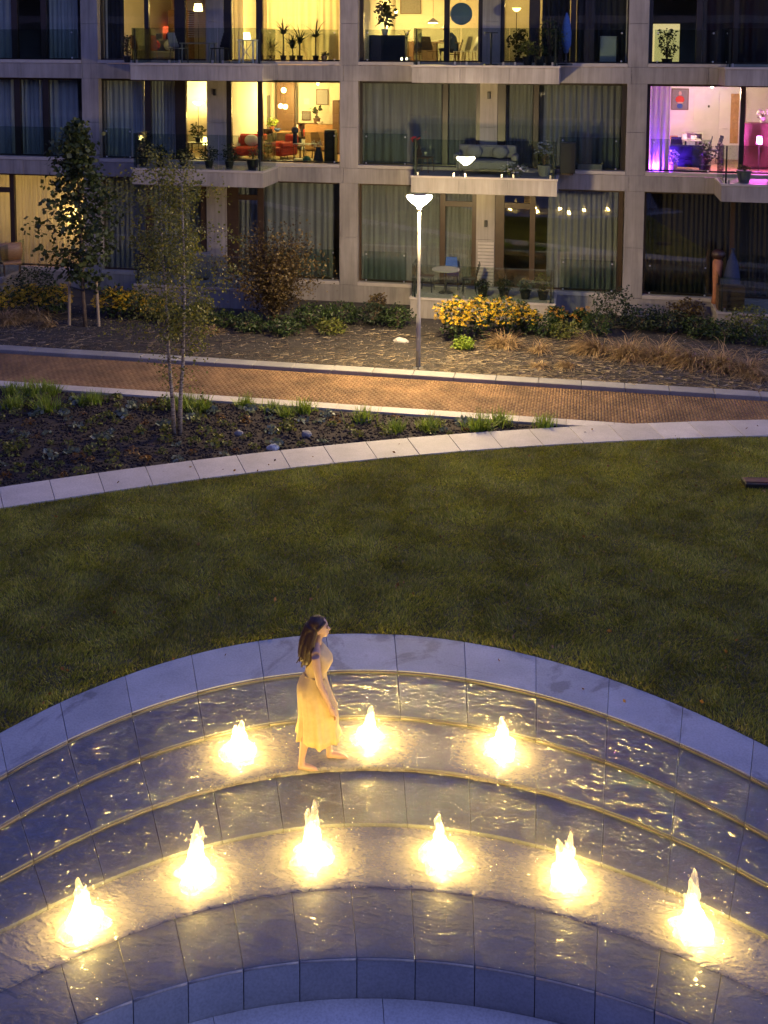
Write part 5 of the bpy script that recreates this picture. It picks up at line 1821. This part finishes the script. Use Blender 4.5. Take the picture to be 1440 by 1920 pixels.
for j, (px, py, r, h, mt, lab) in enumerate(SHR):
    bushy(at_bed(px, py), r * 1.2, h * 1.15, lab, int(1000 * max(r, .4) * 1.6), 0.085, mt, None, 300 + j, 'shrub', 'shrubs of the rear bed', name='garden_shrub')


def straw_clump(px, py, r, label, seed, n=190, up=0.45, lean=None):
    g = np.random.default_rng(seed)
    t = thing('dry_grass_clump', label, 'dry grass', at_bed(px, py), 0, 'clumps of dry grass in the rear bed')
    V, F = [], []
    for k in range(n):
        a = g.uniform(0, 6.28) if lean is None else lean + g.normal(0, 0.7)
        L = r * g.uniform(0.6, 1.5)
        p = Vector((g.normal(0, r * .22), g.normal(0, r * .18), 0.0))
        el = g.uniform(0.35, 1.2) * up * 2
        d = Vector((math.cos(a) * math.cos(el), math.sin(a) * math.cos(el), math.sin(el)))
        side = Vector((-math.sin(a), math.cos(a), 0)) * g.uniform(0.006, 0.014)
        for q in range(4):
            nx = p + d * L / 4
            nx.z = max(nx.z, 0.008)
            w0, w1 = 1 - q * .18, 1 - (q + 1) * .18
            n0 = len(V)
            V += [tuple(p - side * w0), tuple(p + side * w0), tuple(nx + side * w1), tuple(nx - side * w1)]
            F.append((n0, n0 + 1, n0 + 2, n0 + 3))
            p = nx
            d = (d + Vector((0, 0, -0.42))).normalized()
    link('blades', np_mesh('blades', np.array(V), np.array(F), M['straw']), t)
    o = MB().ell((0, 0, 0.01), (r * 0.3, r * 0.25, 0.06), 10, 6).build('crown_root', M['straw'], t)
    return t


STRAW = [(1120, 660, .55, 'first heap of dry grass right of the yellow flowers'), (1180, 672, .6, 'second heap of dry grass from the yellow flowers'), (1240, 676, .62, 'middle heap of dry grass along the right kerb'),
         (1300, 684, .62, 'fourth heap of dry grass along the right kerb'), (1350, 690, .62, 'fifth heap of dry grass along the right kerb'), (1400, 700, .55, 'heap of dry grass nearest the right edge'),
         (1432, 712, .4, 'last tuft of dry grass cut by the right edge'), (945, 650, .42, 'small dry grass heap under the yellow flowers'), (1010, 660, .36, 'thin dry grass heap right of the yellow flowers'),
         (1070, 690, .3, 'loose dry stalks near the kerb'), (15, 606, .55, 'dry grass heap at the left edge of the rear bed'), (60, 600, .5, 'dry grass heap leaning left of the staked tree'),
         (95, 612, .4, 'flattened dry stalks beside the left stake'), (395, 625, .3, 'thin upright dry stalks right of the birch'), (1010, 690, .22, 'short straw tuft near the kerb below the flowers')]
for j, (px, py, r, lab) in enumerate(STRAW):
    straw_clump(px, py, r * 1.15, lab, 400 + j, 420 if r > .4 else 150, 0.5, lean=None if j % 3 else 3.6)
# straw litter on the soil
g_ = np.random.default_rng(77)
n_ = 9000
X_ = np.where(g_.random(n_) < 0.65, g_.uniform(-3.5, 5.5, n_), g_.uniform(-16, -3, n_))
Y_ = YK1 + 0.05 + 3.6 * g_.random(n_) ** 1.4
a_ = g_.normal(0, 0.8, n_)
L_ = g_.uniform(0.05, 0.28, n_)
w_ = 0.004
dx, dy = np.cos(a_) * L_, np.sin(a_) * L_
nx_, ny_ = -np.sin(a_) * w_, np.cos(a_) * w_
zz = np.full(n_, 0.075) + g_.uniform(0, 0.02, n_)
v_ = np.stack([np.stack([X_ - nx_, Y_ - ny_, zz], 1), np.stack([X_ + nx_, Y_ + ny_, zz], 1), np.stack([X_ + dx + nx_, Y_ + dy + ny_, zz + g_.uniform(-.01, .03, n_)], 1), np.stack([X_ + dx - nx_, Y_ + dy - ny_, zz + .005], 1)], 1).reshape(-1, 3)
o = kind(link('straw_litter', np_mesh('straw_litter', v_, np.arange(4 * n_).reshape(-1, 4), M['litter'])), 'stuff')
o['label'] = 'loose straw scattered on the dry soil behind the kerb'
o['category'] = 'straw'


# ------------------------------------------------------------------ small plants of the triangular bed
def tuft_mesh(seed, n=130, h=0.33, r=0.3, mat='bright_leaf', w=0.011):
    g = np.random.default_rng(seed)
    V, F = [], []
    for k in range(n):
        a = g.uniform(0, 6.28)
        el = g.uniform(0.6, 1.5)
        d = Vector((math.cos(a) * math.cos(el), math.sin(a) * math.cos(el), math.sin(el)))
        p = Vector((g.normal(0, r * .3), g.normal(0, r * .3), 0))
        L = h * g.uniform(0.6, 1.1)
        side = Vector((-math.sin(a), math.cos(a), 0)) * w
        for q in range(3):
            nx = p + d * L / 3
            n0 = len(V)
            V += [tuple(p - side * (1 - q * .3)), tuple(p + side * (1 - q * .3)), tuple(nx + side * (.7 - q * .3)), tuple(nx - side * (.7 - q * .3))]
            F.append((n0, n0 + 1, n0 + 2, n0 + 3))
            p = nx
            d = (d + Vector((0, 0, -0.22))).normalized()
    return np_mesh('tuft', np.array(V), np.array(F), M[mat])


def rosette_mesh(seed, n=26, r=0.16, mat='grey_leaf', h=0.12, leaf=0.11):
    g = np.random.default_rng(seed)
    a = g.uniform(0, 6.28, n)
    rr = r * np.sqrt(g.uniform(0.02, 1, n))
    P = np.stack([rr * np.cos(a), rr * np.sin(a), h * (1 - (rr / r) ** 2 * 0.7) * g.uniform(.5, 1, n) + 0.02], 1)
    return leaves_mesh('rosette', P, leaf, M[mat], seed, droop=0.1, aspect=0.85)


KINDS = {
    'tuft': ([tuft_mesh(s) for s in (1, 2, 3)], 'feathery_plant', 'bright green feathery tuft in the triangular bed', 'bright feathery tufts of the triangular bed'),
    'grey': ([rosette_mesh(s) for s in (4, 5, 6)], 'grey_rosette', 'grey green leaf rosette low in the triangular bed', 'grey rosettes of the triangular bed'),
    'olive': ([rosette_mesh(s, 40, 0.17, 'olive_leaf', 0.2, 0.08) for s in (7, 8, 9)], 'olive_plant', 'small olive leafed plant in the triangular bed', 'olive plants of the triangular bed'),
    'rust': ([rosette_mesh(s, 34, 0.14, 'rust_leaf', 0.16, 0.07) for s in (10, 11, 12)], 'rusty_plant', 'small rust orange plant in the triangular bed', 'rusty plants of the triangular bed'),
}


def bed_plant(kd, x, y, s, j):
    ms, nm, lab, grp = KINDS[kd]
    o = link(nm, ms[j % len(ms)], None, (x, y, -0.03), rnd.uniform(0, 6.28), s)
    tag(o, lab, 'plant', grp)


TUFTS = [(22, 738), (55, 742), (100, 740), (88, 735), (180, 755), (165, 758), (213, 742), (248, 740), (328, 765), (345, 760), (440, 758), (462, 762), (452, 752), (510, 772), (535, 780), (570, 772), (585, 768),
         (680, 790), (742, 808), (805, 806), (900, 806), (937, 796), (372, 770), (85, 770), (25, 765), (1020, 800)]
for j, (px, py) in enumerate(TUFTS):
    p = gz(px, py, -0.03)
    if inside_bed(p.x, p.y):
        bed_plant('tuft', p.x, p.y, rnd.uniform(0.9, 1.4), j)
cnt = 0
taken = []
while cnt < 150:
    x, y = rnd.uniform(-12.5, -0.8), rnd.uniform(16.5, 22.0)
    if not inside_bed(x, y) or any((x - a) ** 2 + (y - b) ** 2 < 0.075 for a, b in taken) or (x + 8.16) ** 2 + (y - 20.07) ** 2 < 0.06:
        continue
    taken.append((x, y))
    u = rnd.random()
    kd = 'olive' if u < 0.62 else 'grey' if u < 0.84 else 'rust'
    bed_plant(kd, x, y, rnd.uniform(0.5, 1.1), cnt)
    cnt += 1


def rock(px, py, r, z, label, mat='kerb', seed=0, sq=(1, .7, .6)):
    p = gz(px, py, z)
    t = MB()
    t.ell((0, 0, 0), (r * sq[0], r * sq[1], r * sq[2]), 12, 8)
    t.v = [tuple(Vector(v) * (1 + 0.35 * mnoise.noise(Vector(v) * (1.6 / r) + Vector((seed, 0, 0))))) for v in t.v]
    o = t.build('rock', M[mat])
    o.location = (p.x, p.y, z + r * sq[2] * 0.55)
    return tag(o, label, 'rock')


rock(575, 818, 0.13, -0.03, 'rounded grey rock in the triangular bed right of the birch', seed=3)
rock(512, 843, 0.12, -0.03, 'pale rock near the stone path edge', 'coping', seed=5)
rock(448, 815, 0.10, -0.03, 'small grey stone between rusty plants', seed=9)
rock(752, 642, 0.17, 0.06, 'pale elongated stone left of the street lamp', 'slab', seed=6, sq=(1.3, .6, .5))

# low dark ground spotlight box on the lawn at the right
p = gz(1420, 910, 0)
t = thing('ground_box', 'low dark utility box with pale lid on the lawn at the right edge', 'box', p, 0.15)
MB().box(-0.25, 0.3, -0.16, 0.16, -0.02, 0.09).build('body', M['black'], t, bevel=0.01)
MB().box(-0.24, 0.29, -0.10, 0.10, 0.092, 0.105).build('lid', M['darkwood'], t, bevel=0.004)

# ================================================================== WATER JETS
def foam_mat():
    mt, nt, p, out = new_mat('jet_foam')
    nt.nodes.remove(p)
    d = nt.nodes.new('ShaderNodeBsdfDiffuse')
    d.inputs[0].default_value = (0.9, 0.9, 0.9, 1)
    tl = nt.nodes.new('ShaderNodeBsdfTranslucent')
    tl.inputs[0].default_value = (0.95, 0.95, 0.95, 1)
    tr = nt.nodes.new('ShaderNodeBsdfTransparent')
    gl = nt.nodes.new('ShaderNodeBsdfGlossy')
    gl.inputs['Roughness'].default_value = 0.15
    m1 = nt.nodes.new('ShaderNodeMixShader')
    m1.inputs[0].default_value = 0.7
    nt.links.new(d.outputs[0], m1.inputs[1])
    nt.links.new(tl.outputs[0], m1.inputs[2])
    m3 = nt.nodes.new('ShaderNodeMixShader')
    m3.inputs[0].default_value = 0.12
    nt.links.new(m1.outputs[0], m3.inputs[1])
    nt.links.new(gl.outputs[0], m3.inputs[2])
    n = noise_node(nt, 16, 4, 0.6, obj_coord(nt, (1, 1, 0.25)))
    r = ramp(nt, n.outputs[0], [(0.30, (0.45, 0.45, 0.45)), (0.68, (0.92, 0.92, 0.92))])
    m2 = nt.nodes.new('ShaderNodeMixShader')
    nt.links.new(r.outputs[0], m2.inputs[0])
    nt.links.new(m3.outputs[0], m2.inputs[1])
    nt.links.new(tr.outputs[0], m2.inputs[2])
    nt.links.new(m2.outputs[0], out.inputs[0])
    return mt


M['foam'] = foam_mat()
JETW = 240.0


def jet(px, py, h, z, label, seed):
    g = random.Random(seed)
    b = gz(px, py, z)
    t = thing('water_jet', label, 'water jet', (b.x, b.y, z), 0, 'glowing fountain jets')
    MB().lathe([(0.09, 0.0), (0.09, 0.02), (0.06, 0.022)], 16).build('nozzle_plate', M['metal'], t)
    MB().lathe([(0.058, 0.021), (0.058, 0.027), (0.02, 0.028)], 16).build('light_lens', emit('fountain_lens', WARM, 60.0), t)
    # aerated column: several broken strands bundled together
    for q in range(4):
        hh = h * (1.0, 0.82, 0.68, 0.55)[q] * g.uniform(0.92, 1.05)
        r0 = (0.085, 0.072, 0.062, 0.055)[q]
        ox, oy = (0, 0) if q == 0 else (0.045 * math.cos(q * 2.1 + seed), 0.045 * math.sin(q * 2.1 + seed))
        prof = []
        n = 18
        for k in range(n + 1):
            f = k / n
            prof.append((r0 * (1 - f) ** 0.5 * (0.7 + 0.3 * (1 - f)) + 0.05 * (1 - f) ** 5 + 0.004, 0.03 + (hh - 0.03) * f))
        c = MB().lathe(prof, 20, wob=0.45, seed=seed * 3.1 + q * 7)
        lean = (g.uniform(-.05, .05), g.uniform(-.04, .04))
        c.v = [(x + (ox + lean[0]) * (zz / hh) + 0.022 * mnoise.noise(Vector((zz * 14, seed + q, 0))), y + (oy + lean[1]) * (zz / hh) + 0.018 * mnoise.noise(Vector((zz * 14, 5, seed + q))), zz) for x, y, zz in c.v]
        c.build('water_column', M['foam'], t, smooth=True)
    # boiling mound round the nozzle
    prof = [(0.20, 0.012), (0.19, 0.03), (0.165, 0.06), (0.13, 0.095), (0.09, 0.13), (0.06, 0.15)]
    MB().lathe(prof, 44, wob=0.55, seed=seed * 1.3).build('foam_mound', M['foam'], t, smooth=True)
    # outer splash ring, very low
    # droplets thrown off
    mb = MB()
    for k in range(44):
        a = g.uniform(0, 6.28)
        rr = abs(g.gauss(0.12, 0.13)) + 0.04
        zz = h * g.uniform(0.1, 1.08) * max(0.15, 1 - rr * 2.2)
        s = g.uniform(0.003, 0.008)
        mb.ell((rr * math.cos(a), rr * math.sin(a), zz + 0.03), (s, s, s * g.uniform(1, 2.4)), 5, 4)
    kind(mb.build('droplets', M['foam'], t, smooth=True), 'stuff')
    l = bpy.data.lights.new('jet_light', 'POINT')
    l.energy = JETW
    l.color = WARM
    l.shadow_soft_size = 0.08
    o = bpy.data.objects.new('jet_light', l)
    col.objects.link(o)
    o.parent = t
    o.location = (0, 0, 0.12)


for j, (px, py, h, z, lab) in enumerate(JETS):
    jet(px, py, h, TZ[z], lab, j + 1)

# ================================================================== PEOPLE
def fuse(mb, voxel, name, mat, parent, smooth_it=3):
    me = mb.mesh(name + '_raw')
    ob = bpy.data.objects.new(name + '_raw', me)
    col.objects.link(ob)
    md = ob.modifiers.new('fuse', 'REMESH')
    md.mode = 'VOXEL'
    md.voxel_size = voxel
    bpy.context.view_layer.update()
    dg = bpy.context.evaluated_depsgraph_get()
    out = bpy.data.meshes.new_from_object(ob.evaluated_get(dg))
    bpy.data.objects.remove(ob)
    bpy.data.meshes.remove(me)
    out.name = name
    bm = bmesh.new()
    bm.from_mesh(out)
    for _ in range(smooth_it):
        bmesh.ops.smooth_vert(bm, verts=bm.verts[:], factor=0.5, use_axis_x=True, use_axis_y=True, use_axis_z=True)
    bm.to_mesh(out)
    bm.free()
    out.polygons.foreach_set('use_smooth', [True] * len(out.polygons))
    out.materials.clear()
    out.materials.append(mat)
    return link(name, out, parent)


def woman():
    b = gz(596, 1431, TZ[2])
    t = thing('person', 'woman with long dark hair in a cream yellow dress walking barefoot along the step', 'person', (b.x, b.y, TZ[2] + 0.004), YAW + 0.06)
    s = MB()
    # near leg trails, far leg leads
    s.tube([(-0.06, -0.075, 0.90), (-0.075, -0.08, 0.66), (-0.10, -0.085, 0.47), (-0.145, -0.09, 0.32), (-0.175, -0.095, 0.14), (-0.18, -0.10, 0.07)], [0.082, 0.070, 0.053, 0.055, 0.036, 0.035], 12)
    s.tube([(-0.215, -0.095, 0.035), (-0.16, -0.105, 0.045), (-0.08, -0.125, 0.032), (-0.02, -0.135, 0.02)], [0.032, 0.038, 0.034, 0.02], 10)
    s.tube([(-0.04, 0.08, 0.90), (0.02, 0.08, 0.66), (0.075, 0.078, 0.47), (0.095, 0.075, 0.32), (0.125, 0.07, 0.14), (0.13, 0.07, 0.07)], [0.095, 0.078, 0.056, 0.056, 0.036, 0.035], 12)
    s.tube([(0.10, 0.07, 0.034), (0.16, 0.065, 0.05), (0.25, 0.058, 0.036), (0.32, 0.05, 0.025)], [0.03, 0.038, 0.034, 0.018], 10)
    for k in range(4):
        s.tube([(0.30, 0.035 + k * 0.014, 0.026), (0.345 - k * 0.006, 0.03 + k * 0.016, 0.02)], 0.009, 6)
        s.tube([(-0.03, -0.15 + k * 0.013, 0.02), (0.005 - k * 0.006, -0.155 + k * 0.015, 0.015)], 0.009, 6)
    # trunk
    s.ell((-0.055, 0, 0.92), (0.12, 0.145, 0.12))
    s.ell((-0.03, 0, 1.07), (0.10, 0.125, 0.12))
    s.ell((0.0, 0, 1.22), (0.112, 0.145, 0.16))
    s.tube([(-0.02, -0.165, 1.355), (-0.025, 0, 1.385), (-0.02, 0.165, 1.355)], [0.05, 0.058, 0.05], 10)
    s.tube([(-0.02, 0, 1.36), (0.0, 0, 1.44), (0.022, 0, 1.52)], [0.062, 0.047, 0.046], 12)
    # head
    s.ell((0.022, 0, 1.595), (0.094, 0.073, 0.102))
    s.ell((0.058, 0, 1.54), (0.056, 0.052, 0.066))
    s.ell((0.088, 0, 1.497), (0.022, 0.026, 0.02))
    s.tube([(0.105, 0, 1.595), (0.138, 0, 1.552)], [0.010, 0.015], 8)
    s.ell((0.112, 0, 1.522), (0.016, 0.024, 0.011))
    for sy in (-1, 1):
        s.ell((0.0, sy * 0.073, 1.565), (0.02, 0.012, 0.032))
    # near arm holds the skirt
    s.tube([(-0.025, -0.178, 1.345), (-0.005, -0.205, 1.21), (0.02, -0.215, 1.06), (0.08, -0.212, 0.92), (0.135, -0.205, 0.785)], [0.048, 0.043, 0.037, 0.034, 0.025], 12)
    s.tube([(0.133, -0.205, 0.79), (0.155, -0.20, 0.74), (0.172, -0.195, 0.70)], [0.026, 0.036, 0.032], 10)
    for k, L in enumerate((0.9, 1.0, 0.95, 0.75)):
        y0 = -0.222 + k * 0.017
        s.tube([(0.170, y0, 0.71), (0.200, y0, 0.675), (0.195, y0 + 0.008, 0.675 - 0.040 * L), (0.172, y0 + 0.012, 0.668 - 0.045 * L)], [0.0095, 0.009, 0.0085, 0.008], 7)
    s.tube([(0.150, -0.18, 0.735), (0.178, -0.165, 0.70), (0.196, -0.165, 0.665)], [0.012, 0.011, 0.009], 7)
    # far arm
    s.tube([(-0.02, 0.178, 1.345), (-0.01, 0.20, 1.21), (0.005, 0.205, 1.07), (0.04, 0.20, 0.94), (0.09, 0.19, 0.82)], [0.048, 0.043, 0.037, 0.033, 0.025], 12)
    s.tube([(0.09, 0.19, 0.82), (0.11, 0.185, 0.75)], [0.028, 0.03], 10)
    for k in range(4):
        s.tube([(0.11, 0.162 + k * 0.015, 0.75), (0.13, 0.16 + k * 0.016, 0.70), (0.12, 0.155 + k * 0.015, 0.665)], 0.0085, 7)
    fuse(s, 0.0085, 'body', M['skin'], t, 2)
    # dress: bodice and flaring skirt with folds, drawn forward at the hand
    rings = [(0.315, 0.0, 0.24, 0.21, 1.6), (0.38, -0.005, 0.232, 0.205, 1.45), (0.46, -0.012, 0.212, 0.192, 1.15), (0.60, -0.02, 0.20, 0.186, .9), (0.74, -0.035, 0.192, 0.19, .6), (0.84, -0.052, 0.182, 0.19, .35),
             (0.91, -0.060, 0.172, 0.186, .15), (0.98, -0.055, 0.154, 0.174, .05), (1.045, -0.032, 0.122, 0.145, .03), (1.09, -0.02, 0.12, 0.145, .03), (1.15, 0.005, 0.136, 0.155, 0), (1.205, 0.018, 0.150, 0.16, 0), (1.25, 0.016, 0.148, 0.158, 0),
             (1.31, -0.002, 0.122, 0.155, 0), (1.36, -0.018, 0.092, 0.150, 0), (1.395, -0.025, 0.066, 0.095, 0)]
    d = MB()
    N = 72
    for z, cx, rx, ry, fo in rings:
        for k in range(N):
            a = 2 * math.pi * k / N
            f = 1 + fo * (0.05 * math.sin(9 * a + 1.2 + z * 0.8 + 0.8 * math.sin(3 * a)) + 0.032 * math.sin(16 * a + 2 * z) + 0.02 * math.sin(23 * a - z * 3))
            x, y = cx + rx * f * math.cos(a), ry * f * math.sin(a)
            pull = max(0, math.cos(a + 0.5)) ** 6 * max(0, 1 - abs(z - 0.68) / 0.42)
            x += 0.085 * pull
            y -= 0.05 * pull
            low = 0.02 * math.sin(a * 2 + 0.6) + 0.012 * math.sin(5 * a)
            d.v.append((x, y, z + (low if z < 0.33 else 0)))
    for i in range(len(rings) - 1):
        for k in range(N):
            k2 = (k + 1) % N
            d.f.append((i * N + k, i * N + k2, (i + 1) * N + k2, (i + 1) * N + k))
    do = d.build('dress', M['dress'], t, smooth=True)
    md = do.modifiers.new('thickness', 'SOLIDIFY')
    md.thickness = 0.006
    sb = MB()
    sb.tube([(0.075, -0.145, 1.062), (-0.03, -0.158, 1.066), (-0.135, -0.08, 1.066), (-0.158, 0, 1.064)], 0.009, 6)
    sb.build('waist_tie', M['dress'], do)
    # hair
    h = MB()
    h.ell((-0.012, 0, 1.632), (0.100, 0.090, 0.088))
    h.ell((-0.045, 0, 1.585), (0.085, 0.092, 0.105))
    h.tube([(-0.05, 0, 1.60), (-0.095, 0, 1.50), (-0.13, 0, 1.40), (-0.155, 0.0, 1.29), (-0.16, 0.0, 1.19)], [0.095, 0.092, 0.085, 0.07, 0.03], 14)
    h.tube([(-0.04, -0.05, 1.58), (-0.07, -0.085, 1.47), (-0.09, -0.11, 1.38), (-0.105, -0.115, 1.27), (-0.12, -0.10, 1.20)], [0.05, 0.05, 0.048, 0.04, 0.015], 10)
    h.tube([(-0.04, 0.05, 1.58), (-0.07, 0.085, 1.47), (-0.09, 0.11, 1.38), (-0.105, 0.115, 1.28)], [0.05, 0.05, 0.048, 0.02], 10)
    h.tube([(0.085, -0.035, 1.665), (0.045, -0.075, 1.64), (-0.01, -0.088, 1.60)], [0.016, 0.02, 0.025], 8)
    h.tube([(0.085, 0.035, 1.665), (0.045, 0.075, 1.64), (-0.01, 0.088, 1.60)], [0.016, 0.02, 0.025], 8)
    gh = random.Random(5)
    for k in range(26):
        y0 = gh.uniform(-0.11, 0.10)
        x0 = -0.05 - gh.uniform(0, 0.05)
        h.tube([(x0, y0 * 0.7, 1.56), (x0 - 0.045, y0, 1.44), (x0 - 0.075 + gh.gauss(0, .01), y0 * 1.15, 1.30), (x0 - 0.08 + gh.gauss(0, .025), y0 * 1.2 + gh.gauss(0, .015), 1.24 - gh.uniform(0, 0.07))], [0.022, 0.02, 0.016, 0.006], 6)
    fuse(h, 0.007, 'hair', M['hair'], t, 1)
    for sy in (-1, 1):
        MB().ell((0.103, sy * 0.036, 1.593), (0.010, 0.014, 0.007), 8, 6).build('eye', M['black'], t, smooth=True)
        MB().tube([(0.112, sy * 0.018, 1.615), (0.100, sy * 0.052, 1.614)], 0.005, 5).build('eyebrow', M['hair'], t)


woman()


def sitter():
    p = on(846, '2', 35.0)
    t = thing('person', 'seated person in dark sweater leaning over the dining table', 'person', p, YAW + math.pi)
    s = MB()
    s.ell((0.18, 0, 1.22), (0.10, 0.08, 0.115))
    s.ell((0.225, 0, 1.17), (0.055, 0.055, 0.06))
    s.tube([(0.275, 0, 1.22), (0.295, 0, 1.19)], [0.01, 0.014], 6)
    s.tube([(0.07, 0, 1.05), (0.14, 0, 1.15)], [0.06, 0.055], 10)
    for sy in (-1, 1):
        s.tube([(0.26, sy * 0.20, 0.80), (0.36, sy * 0.13, 0.80), (0.43, sy * 0.11, 0.79)], [0.035, 0.04, 0.02], 8)
        for k in range(4):
            s.tube([(0.42, sy * (0.09 + k * 0.016), 0.79), (0.47, sy * (0.09 + k * 0.016), 0.775)], 0.009, 6)
    s.tube([(0.07, 0, 1.05), (0.06, 0, 0.9)], [0.06, 0.08], 8)
    fuse(s, 0.011, 'body', M['skin'], t, 2)
    c = MB()
    c.tube([(-0.08, 0, 0.44), (-0.06, 0, 0.65), (0.0, 0, 0.88), (0.06, 0, 1.05)], [0.17, 0.165, 0.18, 0.09], 14)
    for sy in (-1, 1):
        c.ell((0.03, sy * 0.17, 0.98), (0.07, 0.07, 0.07))
        c.tube([(0.03, sy * 0.18, 0.98), (0.08, sy * 0.23, 0.80), (0.27, sy * 0.19, 0.80)], [0.062, 0.052, 0.042], 10)
    fuse(c, 0.016, 'sweater', M['blue'], t, 2)
    l = MB()
    for sy in (-1, 1):
        l.tube([(-0.08, sy * 0.09, 0.48), (0.36, sy * 0.11, 0.50), (0.34, sy * 0.11, 0.08)], [0.095, 0.07, 0.045], 10)
        l.tube([(0.30, sy * 0.11, 0.05), (0.50, sy * 0.12, 0.035)], [0.045, 0.035], 8)
    fuse(l, 0.016, 'trousers', M['navy'], t, 2)
    h = MB()
    h.ell((0.155, 0, 1.255), (0.105, 0.092, 0.10))
    fuse(h, 0.012, 'hair', M['wood'], t, 1)
    chair(on(850, '2', 35.05), YAW - math.pi / 2, 'dark chair on which the reader sits', 'darkwood', 'darkwood', h=0.37)


sitter()
